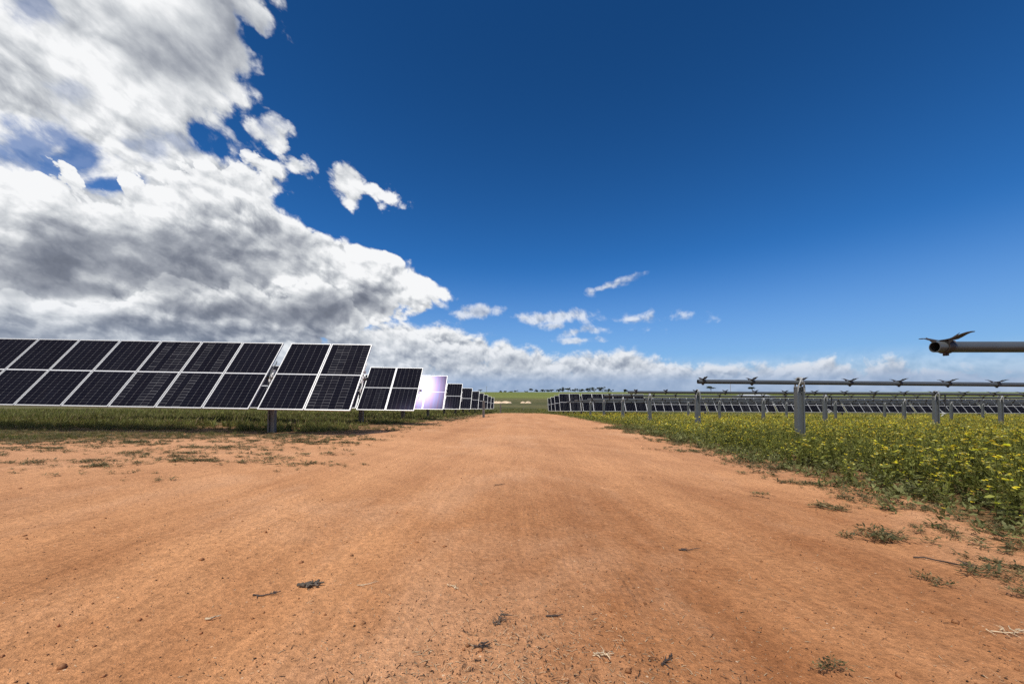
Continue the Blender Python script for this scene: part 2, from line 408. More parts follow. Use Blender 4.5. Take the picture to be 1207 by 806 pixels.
# ------------------------------------------------------------------ soil material (used by ground and road)
def soil_material():
    m, t, b = material('red_soil')
    pos = t.new('ShaderNodeNewGeometry').outputs['Position']
    x, y, z = t.xyz(pos)
    veg = t.new('ShaderNodeAttribute', attribute_name='veg').outputs['Fac']
    xx = t.m('SUBTRACT', x, t.m('MULTIPLY', y, 0.0188))             # lane coordinate across the road
    lanes = t.comb(t.m('MULTIPLY', xx, 1.0), t.m('MULTIPLY', y, 0.035), 0.0)
    flow = t.comb(t.m('MULTIPLY', xx, 1.0), t.m('MULTIPLY', y, 0.22), 0.0)
    # wheels that swing off to the left: circles round a point left of the road
    rad = t.m('SQRT', t.m('ADD', t.m('POWER', t.m('SUBTRACT', x, -16.0), 2.0), t.m('POWER', t.m('SUBTRACT', y, -13.0), 2.0)))
    arc = t.comb(rad, t.m('MULTIPLY', y, 0.05), 3.0)
    n_big = t.noise(flow, 0.55, 5, 0.55, 0.6)
    n_lane = t.noise(lanes, 1.5, 4, 0.6)
    n_arc = t.noise(arc, 1.3, 4, 0.65, 0.1)
    n_mid = t.noise(pos, 3.2, 6, 0.6, 0.4)
    n_fine = t.noise(pos, 38.0, 5, 0.65)
    n_grit = t.noise(pos, 260.0, 3, 0.7)
    n_str = t.noise(t.comb(t.m('MULTIPLY', t.m('ADD', xx, t.m('MULTIPLY', n_mid, 0.10)), 1.0), t.m('MULTIPLY', y, 0.10), 0.0), 16.0, 5, 0.65)
    v = t.m('ADD', t.m('MULTIPLY', n_big, 0.9), t.m('ADD', t.m('MULTIPLY', n_lane, 0.8), t.m('MULTIPLY', n_arc, 0.65)))
    v = t.m('ADD', v, t.m('MULTIPLY', n_mid, 0.45))
    f = t.lin(v, 1.15, 1.66)
    col = t.mix(f, (0.350, 0.142, 0.056), (0.660, 0.322, 0.148))
    # paler soil away from the camera, darker close by
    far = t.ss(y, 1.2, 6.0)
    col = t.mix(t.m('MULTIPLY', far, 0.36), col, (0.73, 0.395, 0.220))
    left = t.ss(x, -1.5, -7.0)
    col = t.mix(t.m('MULTIPLY', left, t.m('MULTIPLY', n_arc, 0.55)), col, (0.64, 0.355, 0.205))
    col = t.mix(t.m('MULTIPLY', t.ss(n_mid, 0.55, 0.75), 0.30), col, (0.31, 0.115, 0.045))
    pale = t.ss(t.noise(t.comb(x, t.m('MULTIPLY', y, 0.5), 7.0), 0.8, 6, 0.62, 0.5), 0.50, 0.68)
    col = t.mix(t.m('MULTIPLY', pale, 0.42), col, (0.70, 0.395, 0.225))
    grit = t.ss(n_grit, 0.30, 0.75, 0.74, 1.20)
    col = t.mix(1.0, col, t.comb(grit, grit, grit), 'MULTIPLY')
    fine = t.m('MULTIPLY', t.ss(n_fine, 0.30, 0.72, 0.76, 1.15), t.ss(n_str, 0.30, 0.72, 0.91, 1.06))
    col = t.mix(1.0, col, t.comb(fine, fine, fine), 'MULTIPLY')
    # crumbs of dark and pale stuff trodden into the surface
    vo = t.new('ShaderNodeTexVoronoi', feature='F1'); vo.inputs['Scale'].default_value = 55.0; t.link(pos, vo.inputs['Vector'])
    rc = t.xyz(vo.outputs['Color'])
    spot = t.m('LESS_THAN', vo.outputs['Distance'], t.m('MULTIPLY', rc[2], 0.22))
    col = t.mix(t.m('MULTIPLY', spot, t.m('GREATER_THAN', rc[0], 0.80)), col, (0.09, 0.05, 0.032))
    col = t.mix(t.m('MULTIPLY', spot, t.m('LESS_THAN', rc[0], 0.08)), col, (0.66, 0.46, 0.30))
    # soil under the plants: covered by litter, olive
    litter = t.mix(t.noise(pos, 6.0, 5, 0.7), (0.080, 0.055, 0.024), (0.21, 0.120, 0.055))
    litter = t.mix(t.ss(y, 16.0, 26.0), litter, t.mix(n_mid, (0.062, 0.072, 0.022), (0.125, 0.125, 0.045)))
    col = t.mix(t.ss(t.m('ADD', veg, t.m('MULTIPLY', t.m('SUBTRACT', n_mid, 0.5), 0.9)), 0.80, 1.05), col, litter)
    # open paddock beyond the site
    bands = t.noise(t.comb(t.m('MULTIPLY', x, 0.012), t.m('MULTIPLY', y, 0.055), 0.0), 1.0, 5, 0.6, 0.3)
    spk = t.noise(t.comb(t.m('MULTIPLY', x, 0.35), t.m('MULTIPLY', y, 0.25), 0.0), 1.0, 6, 0.7)
    near_f = t.mix(t.ss(t.m('ADD', t.m('MULTIPLY', bands, 0.6), t.m('MULTIPLY', spk, 0.5)), 0.4, 0.75), (0.066, 0.070, 0.027), (0.150, 0.128, 0.055))
    far_f = t.mix(t.ss(t.m('ADD', t.m('MULTIPLY', bands, 0.8), t.m('MULTIPLY', spk, 0.3)), 0.4, 0.75), (0.105, 0.135, 0.030), (0.185, 0.195, 0.055))
    field = t.mix(t.ss(t.m('ADD', y, t.m('MULTIPLY', t.m('SUBTRACT', bands, 0.5), 70.0)), 135.0, 170.0), near_f, far_f)
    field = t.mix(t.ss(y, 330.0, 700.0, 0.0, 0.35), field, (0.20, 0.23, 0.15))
    ed = t.m('ADD', y, t.m('MULTIPLY', t.m('SUBTRACT', t.noise(pos, 0.35, 5, 0.65), 0.5), 5.0))
    col = t.mix(t.ss(ed, 57.0, 60.0), col, field)
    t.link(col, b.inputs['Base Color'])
    b.inputs['Roughness'].default_value = 0.95; b.inputs['Specular IOR Level'].default_value = 0.12
    # relief: tyre treads (straight and swinging), clods, grit
    def tread(u, pitch, mask):
        w = t.m('SINE', t.m('MULTIPLY', t.m('ADD', u, t.m('ADD', t.m('MULTIPLY', n_fine, 0.016), t.m('MULTIPLY', n_mid, 0.06))), 2*math.pi/pitch))
        return t.m('MULTIPLY', w, mask)
    lm = t.ss(t.noise(t.comb(xx, t.m('MULTIPLY', y, 0.25), 0.0), 2.1, 3, 0.5), 0.47, 0.62)
    brk = t.ss(t.noise(t.comb(t.m('MULTIPLY', x, 1.0), t.m('MULTIPLY', y, 0.6), 4.0), 3.3, 4, 0.65), 0.42, 0.66)
    am = t.ss(t.noise(arc, 1.9, 3, 0.5), 0.48, 0.60)
    h = t.m('MULTIPLY', tread(xx, 0.030, t.m('MULTIPLY', lm, brk)), 0.0032)
    h = t.m('ADD', h, t.m('MULTIPLY', tread(rad, 0.045, t.m('MULTIPLY', t.m('MULTIPLY', am, left), brk)), 0.0024))
    h = t.m('ADD', h, t.m('MULTIPLY', n_str, 0.006))
    h = t.m('ADD', h, t.m('MULTIPLY', n_fine, 0.015))
    h = t.m('ADD', h, t.m('MULTIPLY', t.noise(pos, 90.0, 4, 0.7), 0.006))
    h = t.m('ADD', h, t.m('MULTIPLY', n_grit, 0.0026))
    h = t.m('ADD', h, t.m('MULTIPLY', n_mid, 0.020))
    h = t.m('ADD', h, t.m('MULTIPLY', t.noise(flow, 16.0, 4, 0.6), 0.010))
    bp = t.new('ShaderNodeBump'); bp.inputs['Strength'].default_value = 0.9; bp.inputs['Distance'].default_value = 1.0
    t.put(bp.inputs['Height'], h); t.link(bp.outputs[0], b.inputs['Normal'])
    return m
SOIL = soil_material()

xs = axis(-14, 14, 0.25, -6000, 6000); ys = axis(-6, 34, 0.25, -300, 9000, 1.12)
def zg(X, Y):
    r = in_road(X, Y)
    core = np.clip((X - x_left(Y) - 0.9)/1.0, 0, 1)*np.clip((x_right(Y) - X - 0.7)/0.8, 0, 1)*np.clip((54 - Y)/2, 0, 1)*np.clip((Y + 5)/1, 0, 1)
    return ground_z(X, Y) - 0.06*core
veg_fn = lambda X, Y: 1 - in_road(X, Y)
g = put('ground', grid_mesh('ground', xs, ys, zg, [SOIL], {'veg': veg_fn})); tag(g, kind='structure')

# the driven road: its own sheet, following the dirt edges
RUTS = ((-1.15, 0.35, 0.022), (0.75, 0.38, 0.020), (-3.2, 0.4, 0.012), (2.1, 0.3, 0.012))
def road_mesh():
    ys = np.concatenate([np.arange(-5.5, 12, 0.12), np.arange(12, 56.2, 0.35)])
    n = 91; s = np.linspace(0, 1, n)
    Yg = np.repeat(ys[:, None], n, 1)
    L = x_left(ys) + 0.55; Rr = x_right(ys) - 0.40
    Xg = L[:, None] + (Rr - L)[:, None]*s[None, :]
    Z = ground_z(Xg, Yg) + 0.004
    ruts = 0
    for c, wdt, dep in RUTS:
        ruts = ruts - dep*np.exp(-((Xg - 0.0188*Yg - c + 0.25*(fbm(Yg*0.08+c, Yg*0+1, 2)-0.5))/wdt)**2)
    Z = Z + ruts + 0.016*(fbm(Xg*2.4, Yg*0.9, 4) - 0.5) + 0.008*(fbm(Xg*7, Yg*4, 3) - 0.5)
    edge = np.minimum(np.minimum(s, 1-s)[None, :]*n/4.0, 1) * np.clip((56.2 - Yg)/1.0, 0, 1) * np.clip((Yg + 5.5)/0.5, 0, 1)
    Z = Z - 0.05*(1 - edge)
    V = np.stack([Xg, Yg, Z], -1).reshape(-1, 3)
    i = (np.arange(len(ys)-1)[:, None]*n + np.arange(n-1)[None, :]).ravel()
    F = np.stack([i, i+1, i+n+1, i+n], 1)
    me = np_mesh('dirt_road', V, F, [SOIL], smooth=True)
    a = me.attributes.new('veg', 'FLOAT', 'POINT'); a.data.foreach_set('value', veg_fn(Xg, Yg).ravel().astype(np.float32))
    return me
tag(put('dirt_road', road_mesh()), kind='structure')

# ------------------------------------------------------------------ metals and modules
GALV = simple_mat('galvanised_steel', (0.135, 0.148, 0.155), 0.55, 0.35, 0.15, 5.0)
GALV_D = simple_mat('weathered_steel', (0.20, 0.19, 0.18), 0.62, 0.35, 0.16, 4.0)
TUBE_M = simple_mat('tube_steel', (0.105, 0.114, 0.120), 0.44, 0.40, 0.12, 2.5)
ALU = simple_mat('frame_aluminium', (0.52, 0.53, 0.54), 0.42, 0.25, 0.06, 20.0)
BRK = simple_mat('bracket_steel', (0.070, 0.058, 0.052), 0.50, 0.50, 0.25, 12.0)
BEAR = simple_mat('bearing_steel', (0.46, 0.47, 0.47), 0.45, 0.3, 0.15, 20.0)
BLK = simple_mat('black_rubber_and_bore', (0.018, 0.018, 0.02), 0.55, 0.0, 0.2, 30.0)
WHT = simple_mat('white_plastic', (0.74, 0.74, 0.72), 0.45, 0.0, 0.06, 30.0)
BACK = simple_mat('white_backsheet', (0.62, 0.63, 0.64), 0.55, 0.0, 0.05, 10.0)

ML, MW = 2.28, 1.128
def cell_material():
    m, t, b = material('solar_cells')
    tc = t.new('ShaderNodeTexCoord').outputs['Object']
    x, y, z = t.xyz(tc)
    rnd = t.new('ShaderNodeObjectInfo').outputs['Random']
    cw, ch = (MW - 0.056)/6, (ML - 0.106)/24
    ya = t.m('SUBTRACT', t.m('ABSOLUTE', y), 0.0175)               # half-module coordinate
    cu = t.m('DIVIDE', t.m('ADD', x, MW/2 - 0.028), cw); cv = t.m('DIVIDE', ya, ch)
    fu = t.m('FRACT', cu); fv = t.m('FRACT', cv)
    du = t.m('MULTIPLY', t.m('MINIMUM', fu, t.m('SUBTRACT', 1.0, fu)), cw)
    dv = t.m('MULTIPLY', t.m('MINIMUM', fv, t.m('SUBTRACT', 1.0, fv)), ch)
    gap = t.m('MAXIMUM', t.m('MULTIPLY', t.m('LESS_THAN', du, 0.0026), 0.62), t.m('MULTIPLY', t.m('LESS_THAN', dv, 0.0014), 0.30))
    # clipped corners of the cells let the white sheet through
    gap = t.m('MAXIMUM', gap, t.m('LESS_THAN', t.m('ADD', du, dv), 0.008))
    rim = t.m('MAXIMUM', t.m('GREATER_THAN', t.m('ABSOLUTE', x), MW/2 - 0.024), t.m('GREATER_THAN', t.m('ABSOLUTE', y), ML/2 - 0.027))
    mid = t.m('LESS_THAN', ya, 0.0)
    white = t.m('MAXIMUM', rim, mid)
    # thin ribbon lines down each cell
    bu = t.m('FRACT', t.m('MULTIPLY', fu, 9.0))
    bus = t.m('LESS_THAN', t.m('ABSOLUTE', t.m('SUBTRACT', bu, 0.5)), 0.035)
    wn = t.new('ShaderNodeTexWhiteNoise', noise_dimensions='4D')
    t.put(wn.inputs['Vector'], t.comb(t.m('FLOOR', cu), t.m('FLOOR', cv), t.m('SIGN', y))); t.put(wn.inputs['W'], t.m('MULTIPLY', rnd, 57.0))
    wc = t.new('ShaderNodeTexWhiteNoise', noise_dimensions='4D')     # strings sort darker and lighter
    t.put(wc.inputs['Vector'], t.comb(t.m('FLOOR', cu), t.m('SIGN', y), 2.0)); t.put(wc.inputs['W'], t.m('MULTIPLY', rnd, 91.0))
    tone = t.m('ADD', t.m('MULTIPLY', wn.outputs['Value'], 0.4), t.m('MULTIPLY', wc.outputs['Value'], 0.6))
    cell = t.mix(tone, (0.0010, 0.0012, 0.0028), (0.0034, 0.0036, 0.0060))
    cell = t.mix(t.m('MULTIPLY', bus, 0.22), cell, (0.08, 0.08, 0.085))
    # every cell's upper strip has a faint sheen painted into its colour, stronger on some strings
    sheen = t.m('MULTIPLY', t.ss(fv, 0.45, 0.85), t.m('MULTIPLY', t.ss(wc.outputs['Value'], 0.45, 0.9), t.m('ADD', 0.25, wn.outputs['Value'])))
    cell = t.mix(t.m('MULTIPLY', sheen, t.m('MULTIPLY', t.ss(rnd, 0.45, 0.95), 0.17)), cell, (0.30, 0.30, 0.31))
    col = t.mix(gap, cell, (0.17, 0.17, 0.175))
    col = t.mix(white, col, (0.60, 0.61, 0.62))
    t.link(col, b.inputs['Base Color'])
    b.inputs['Roughness'].default_value = 0.9; b.inputs['Specular IOR Level'].default_value = 0.0
    # coated front glass: a weak violet lobe for the sun and an even weaker clear reflection of the sky
    g1 = t.new('ShaderNodeBsdfAnisotropic', distribution='BECKMANN'); g1.inputs['Roughness'].default_value = 0.165
    pr = t.noise(t.comb(x, t.m('MULTIPLY', y, 0.06), 0.0), 9.0, 2, 0.5)
    g1c = t.mix(t.ss(pr, 0.3, 0.7), (0.0044, 0.0032, 0.0058), (0.0036, 0.0036, 0.0072)); t.link(g1c, g1.inputs['Color'])
    g2 = t.new('ShaderNodeBsdfAnisotropic', distribution='GGX'); g2.inputs['Roughness'].default_value = 0.03
    g2.inputs['Color'].default_value = (0.0045, 0.0045, 0.0075, 1)
    a1 = t.new('ShaderNodeAddShader'); a2 = t.new('ShaderNodeAddShader')
    t.link(b.outputs[0], a1.inputs[0]); t.link(g1.outputs[0], a1.inputs[1]); t.link(a1.outputs[0], a2.inputs[0]); t.link(g2.outputs[0], a2.inputs[1])
    t.link(a2.outputs[0], m.node_tree.nodes['Material Output'].inputs[0])
    return m
CELL = cell_material()

mb = MB()
mb.add([(-MW/2+.004, -ML/2+.004, 0.006), (MW/2-.004, -ML/2+.004, 0.006), (MW/2-.004, ML/2-.004, 0.006), (-MW/2+.004, ML/2-.004, 0.006)], [(0, 1, 2, 3)], 0)
mb.add([(-MW/2+.004, -ML/2+.004, 0.000), (MW/2-.004, -ML/2+.004, 0.000), (MW/2-.004, ML/2-.004, 0.000), (-MW/2+.004, ML/2-.004, 0.000)], [(3, 2, 1, 0)], 1)
PANEL_ME = mb.mesh('solar_panel', [CELL, BACK])
mb = MB(); fw = 0.019
mb.box(-MW/2, -MW/2+fw, -ML/2, ML/2, -0.027, 0.009); mb.box(MW/2-fw, MW/2, -ML/2, ML/2, -0.027, 0.009)
mb.box(-MW/2+fw, MW/2-fw, -ML/2, -ML/2+fw, -0.027, 0.008); mb.box(-MW/2+fw, MW/2-fw, ML/2-fw, ML/2, -0.027, 0.008)
FRAME_ME = mb.mesh('frame', [ALU])
mb = MB()                                                            # mounting rail under a module joint: hat profile, with clamp
mb.box(-0.022, 0.022, -0.24, 0.24, -0.050, -0.030); mb.box(-0.035, -0.022, -0.24, 0.24, -0.034, -0.030); mb.box(0.022, 0.035, -0.24, 0.24, -0.034, -0.030)
mb.box(-0.03, 0.03, -0.06, 0.06, -0.078, -0.050)
RAIL_ME = mb.mesh('rail', [ALU])

def post_mesh(h, deep=0.45):
    mb = MB(); w, d, tk = 0.178, 0.11, 0.010
    mb.box(-w/2, -w/2+tk, -d/2, d/2, -deep, h); mb.box(w/2-tk, w/2, -d/2, d/2, -deep, h)
    mb.box(-w/2+tk, w/2-tk, -0.006, 0.006, -deep, h-0.002)
    mb.box(-w/2+tk, -w/2+0.034, -d/2+0.001, -d/2+0.009, -deep, h-0.004); mb.box(w/2-0.030, w/2-tk, -d/2+0.001, -d/2+0.009, -deep, h-0.004)
    for zz in (h-0.05, h-0.12):
        for xx in (-0.04, 0.04): mb.tube([(xx, -0.03, zz), (xx, 0.03, zz)], 0.012, 6)
    return mb
def bearing_mesh(h, hub):
    """two uprights on the post carrying a ring; the tube hangs in it"""
    mb = MB(); r = 0.082
    cz = hub + 0.035
    mb.pipe(-0.035, 0.035, r+0.012, r-0.012, 20)
    k = len(mb.v)
    mb.v = [(x, y, z+cz) for x, y, z in mb.v]
    for sx in (-1, 1):
        for sy in (-1, 1):
            a = Vector((sx*0.078, sy*0.048, h-0.10)); b_ = Vector((sx*0.066, sy*0.052, h+0.03)); c = Vector((sx*0.045, sy*(r+0.004), cz-0.03)); e = Vector((sx*0.028, sy*(r*0.75), cz+0.05))
            mb.tube([a, b_, c, e], [0.017, 0.018, 0.016, 0.012], 6)
    mb.box(-0.0905, -0.0815, -0.06, 0.06, h-0.14, h+0.02); mb.box(0.0815, 0.0905, -0.06, 0.06, h-0.14, h+0.02)
    return mb
_pm = {}
def post_me(h, mat):
    k = (round(h, 2), mat.name)
    if k not in _pm: _pm[k] = post_mesh(h).mesh('post', [mat])
    return _pm[k]
_bm = {}
def bearing_me(h, hub):
    k = (round(h, 2), round(hub, 2))
    if k not in _bm: _bm[k] = bearing_mesh(h, hub).mesh('bearing', [BEAR])
    return _bm[k]

def gull_mesh():
    """module bracket: a saddle on the tube whose two wings sweep up, fore and aft, to flat tips"""
    r = 0.052; mb = MB()
    prof = [(0.0, 0.066, 0.040), (0.035, 0.066, 0.042), (0.070, 0.070, 0.040), (0.110, 0.084, 0.034), (0.150, 0.100, 0.026), (0.180, 0.108, 0.020), (0.215, 0.110, 0.015)]
    for sg in (1, -1):
        vs = []; fs = []
        for i, (yy, zz, hw) in enumerate(prof):
            tk = 0.007
            vs += [(-hw, sg*yy, zz), (hw, sg*yy, zz), (hw, sg*yy, zz-tk), (-hw, sg*yy, zz-tk)]
            if i:
                b = 4*(i-1)
                q = [(b, b+1, b+5, b+4), (b+3, b+7, b+6, b+2), (b, b+4, b+7, b+3), (b+1, b+2, b+6, b+5)]
                fs += q if sg > 0 else [tuple(reversed(f)) for f in q]
        e = 4*(len(prof)-1); fs.append((e, e+1, e+2, e+3) if sg > 0 else (e+3, e+2, e+1, e))
        mb.add(vs, fs, 0)
        # stiffening gusset under each wing
        mb.add([(-0.030, sg*0.05, 0.060), (-0.026, sg*0.05, 0.060), (-0.026, sg*0.14, 0.110), (-0.030, sg*0.14, 0.110), (-0.030, sg*0.052, 0.015), (-0.026, sg*0.052, 0.015)],
               [(0, 3, 4), (1, 5, 2), (0, 1, 2, 3), (3, 2, 5, 4), (0, 4, 5, 1)], 0)
    # strap round the tube
    n = 20; mb2 = MB(); mb2.pipe(-0.026, 0.026, r+0.009, r+0.0015, n); mb.add(mb2.v, mb2.f, 0, True)
    mb.box(-0.02, 0.02, -0.028, 0.028, 0.052, 0.064)
    mb.tube([(0, -0.02, -r-0.020), (0, 0.02, -r-0.020)], 0.009, 8); mb.box(-0.018, 0.018, -0.010, -0.004, -r-0.028, -r+0.004); mb.box(-0.018, 0.018, 0.004, 0.010, -r-0.028, -r+0.004)
    return mb
GULL_ME = gull_mesh().mesh('bracket', [BRK])
mb = MB(); mb.tube([(0.038, -0.030, 0.047), (0.052, -0.030, 0.047)], 0.010, 6); mb.tube([(0.038, 0.030, 0.047), (0.052, 0.030, 0.047)], 0.010, 6)
BOLT_ME = mb.mesh('bolt', [ALU])

def tube_me(x0, x1, r=0.050, mat=None):
    mb = MB(); mb.pipe(x0, x1, r, r-0.006, 28, 0, 1)  # inner wall coloured black: shade inside the hollow tube put into its colour
    return mb.mesh('torque_tube', [mat or TUBE_M, BLK])

def copy_part(src, parent, loc, rot=None):
    o = src.copy(); COL.objects.link(o); o.parent = parent; o.location = loc
    if rot is not None: o.rotation_euler = rot
    return o

# ------------------------------------------------------------------ rows of modules
PITCH = 1.15
def module_row(x_end, y_c, side, n, tilt, hub, label, group, slope=0.0, yaw=0.0, gap_after=2, lean_x=7.0, gap_w=0.20, n_posts=2, post_mat=None, detail=False, zoff=0.0, post_x=None):
    """side -1: row runs to the left from x_end; +1: to the right. hub: height of the tube over the ground"""
    z = float(plane(x_end, y_c)) + zoff
    root = empty('solar_tracker', (x_end, y_c, z), (0, slope, yaw))
    tag(root, label, 'solar tracker', group)
    T = R(tilt); nrm = Vector((0, -math.sin(T), math.cos(T)))
    first = True; px = 0.0
    ends = []
    gaps = []
    for i in range(n):
        if i == gap_after or (i > gap_after and (i-gap_after) % 8 == 0):
            gaps.append(px + gap_w/2 - 0.01); px += gap_w
        cx = side*(px + MW/2); px += PITCH
        c = Vector((cx, 0, hub)) + nrm*0.13
        p = put('solar_panel', PANEL_ME, root, c, (T, 0, 0))
        put('frame', FRAME_ME, p)
        ends.append(cx)
    L = px
    x0, x1 = (-(L+0.1), 0.10) if side < 0 else (-0.10, L+0.1)
    put('torque_tube', tube_me(x0, x1), root, (0, 0, hub))
    ph = hub - 0.10
    pxs = post_x if post_x is not None else [side*g_ for g_ in gaps][:n_posts]
    for g_ in pxs:
        gz = float(ground_z(x_end + g_, y_c)) - z + math.tan(slope)*g_
        put('post', post_me(ph, post_mat or GALV), root, (g_, 0, 0), (0, -slope, 0))
        put('bearing', bearing_me(ph, hub), root, (g_, 0, 0))
    if detail:
        for i, cx in enumerate(ends):
            for e in ((-1, 1) if i in (0, gap_after-1) else (-1,)):
                put('rail', RAIL_ME, root, Vector((cx + e*MW/2*0.97, 0, hub)) + nrm*0.13, (T, 0, 0))
        # cable loops hanging in the gap and at the outer end
        for gx in [side*(-0.035)] + [side*g_ for g_ in gaps[:1]]:
            mbc = MB()
            pts = []
            for k in range(9):
                a = k/8
                pts.append((gx + 0.03*math.sin(a*9), -0.10+0.62*(a-0.5)*math.cos(T), hub + 0.05 + 0.75*(a-0.5) - 0.05*math.sin(a*math.pi*2)))
            mbc.tube(pts, 0.014, 6)
            put('cable', mbc.mesh('cable', [WHT if gx*side < 0 else GALV]), root)
            for zz in (0.16, 0.02, -0.10):
                mbc = MB(); mbc.box(gx-0.02, gx+0.02, zz*0.6-0.12, zz*0.6-0.05, hub+zz-0.03, hub+zz+0.04)
                put('cable_clip', mbc.mesh('cable_clip', [WHT]), root)
    return root

GL = 'rows of tilted solar panels left of the dirt road'
ordn = ['first', 'second', 'third', 'fourth', 'fifth', 'sixth', 'seventh', 'eighth', 'ninth', 'tenth']
Ldist = [9.45, 15.2, 21.0, 26.9, 32.9, 38.9, 44.2, 49.9, 56.1, 62.6]
Ltilt = [52.5, 51.6, 56.6, 53.2, 52.6, 52.4, 52.5, 52.4, 52.3, 52.5]
Llab = ['nearest row of dark solar panels at left, running out of the picture',
        'second row of dark solar panels left of the road, two panels standing clear',
        'third row of solar panels on the left, glaring white and violet with reflected sun',
        'fourth row of solar panels left of the road, next behind the glaring one',
        'fifth row of solar panels from the camera on the left side of the dirt road',
        'sixth row of solar panels from the camera on the left side of the dirt road',
        'seventh row of solar panels on the left, partly behind the lone steel post',
        'eighth row of solar panels on the left, third from the far end',
        'ninth row of solar panels on the left, next to last before the open field',
        'last and farthest row of solar panels on the left, beside the pale sand mounds']
for k in range(10):
    d = Ldist[k]
    T = R(Ltilt[k]); yc = d + ML/2*math.cos(T) + 0.13*math.sin(T)
    zb = (-0.06 - 0.036*d + CAM_H) if k else (-0.397 + CAM_H)         # height of the lower edge
    if k == 1: zb -= 0.03
    xe = -4.18 + 0.0188*d
    hubz = zb + ML/2*math.sin(T) - 0.13*math.cos(T)
    hub = hubz - float(plane(xe, yc))
    module_row(xe, yc, -1, [15, 12, 12, 10, 10, 8, 8, 8, 6, 6][k], Ltilt[k], hub, Llab[k], GL,
               slope=R(0.95), yaw=R(0.25) if k == 0 else 0, detail=k < 4, post_mat=GALV_D, n_posts=1)

GR = 'far rows of tilted solar panels right of the dirt road'
for k, (d, xe, n, tilt, lab) in enumerate([
        (41.3, 5.19, 8, 55, 'short row of eight solar panels, foremost of the panel rows right of the road'),
        (46.8, 5.28, 8, 55, 'row of solar panels right of the road, just behind the short foremost row'),
        (52.0, 5.36, 60, 55, 'very long row of dark solar panels behind the bare steel tubes'),
        (57.5, 5.44, 14, 55, 'hindmost row of solar panels right of the road, its end nearest the field')]):
    T = R(tilt); yc = d + ML/2*math.cos(T) + 0.13*math.sin(T)
    zb = CAM_H - 0.055 - 0.0415*d
    hub = zb + ML/2*math.sin(T) - 0.13*math.cos(T) - float(plane(xe, yc))
    module_row(xe, yc, 1, n, tilt, hub, lab, GR, slope=R(0.28), post_mat=GALV_D, n_posts=9)

# ------------------------------------------------------------------ bare torque tubes on posts
GT = 'bare torque tubes waiting for panels right of the dirt road'
DAMP = MB(); DAMP.tube([(0, 0, 0.02), (0, 0, -0.34)], 0.024, 8); DAMP.tube([(0, 0, -0.34), (0, 0, -0.72)], 0.013, 8)
DAMP_ME = DAMP.mesh('damper', [BLK])
mb = MB(); mb.box(0, 0.17, -0.02, 0.02, -0.01, 0.012); mb.tube([(0.0, 0, -0.10), (0.17, 0, 0.0)], 0.012, 6); mb.tube([(0.0, 0, 0.10), (0.12, 0, 0.01)], 0.012, 6)
ARM_ME = mb.mesh('damper_arm', [WHT])
def bare_row(x_end, y, zc, length, posts, label, br0=0.10, slope=0.0, damper_at=None, roll=0.0):
    """zc: absolute height of the tube's end"""
    gz = float(plane(x_end, y)); hub = zc - gz
    root = empty('torque_tube_row', (x_end, y, gz), (0, slope, 0)); tag(root, label, 'tracker tube', GT)
    put('torque_tube', tube_me(0, length), root, (0, 0, hub))
    ph = hub - 0.11
    for px in posts:
        lx = px - x_end
        put('post', post_me(ph, GALV), root, (lx, 0, 0), (0, -slope + R(rng.uniform(-0.4, 0.4)), 0))
        put('bearing', bearing_me(ph, hub), root, (lx, 0, 0))
        if damper_at and abs(px - damper_at) < 0.1:
            put('damper', DAMP_ME, root, (lx+0.30, -0.06, hub-0.02)); put('damper_arm', ARM_ME, root, (lx+0.13, -0.06, hub-0.74))
    k = 0; x = br0; src = None
    while x < length - 0.1:
        b = put('bracket', GULL_ME, root, (x, 0, hub), (R(rng.uniform(-1.5, 1.5))+roll, 0, 0)) if src is None else copy_part(src, root, (x, 0, hub), (R(rng.uniform(-1.5, 1.5))+roll, 0, 0))
        src = src or b
        put('bolt', BOLT_ME, b)
        x += PITCH
    return root
pc = lambda d: [7.02 + 0.009*d, 16.2 + 0.009*d, 25.4 + 0.009*d, 34.6 + 0.009*d, 43.8 + 0.009*d]
for (xe, d, zr, ln, np_, lab, br0, da, sl_) in [
        (3.87, 3.5, 0.435, 7.0, 1, 'nearest bare steel tube, its open end high at the right picture edge', 0.10, None, 0.0),
        (4.35, 9.0, 0.305, 15.0, 2, 'second bare steel tube from the camera, its wide post among yellow flowers', 0.12, None, 0.55),
        (4.47, 14.8, 0.095, 26.0, 3, 'third bare steel tube from the camera, level with the horizon, one post with damper rod', 0.3, 16.33, 0.35),
        (4.80, 20.1, -0.055, 32.0, 4, 'fourth bare steel tube from the camera, first one lying wholly below the horizon', 0.3, 16.38, 0.30),
        (4.91, 25.1, -0.30, 38.0, 4, 'fifth bare steel tube from the camera, third in front of the panel rows', 0.3, 16.43, 0.25),
        (4.95, 30.5, -0.475, 44.0, 5, 'sixth bare steel tube from the camera, second in front of the panel rows', 0.3, None, 0.25),
        (5.12, 36.0, -0.70, 48.0, 5, 'seventh bare steel tube, farthest from the camera, right before the panel rows', 0.3, None, 0.25)]:
    bare_row(xe, d, CAM_H + zr, ln, pc(d)[:np_] if d > 10 else ([6.95] if d < 5 else [6.74, 15.9]), lab, br0, R(sl_), da)
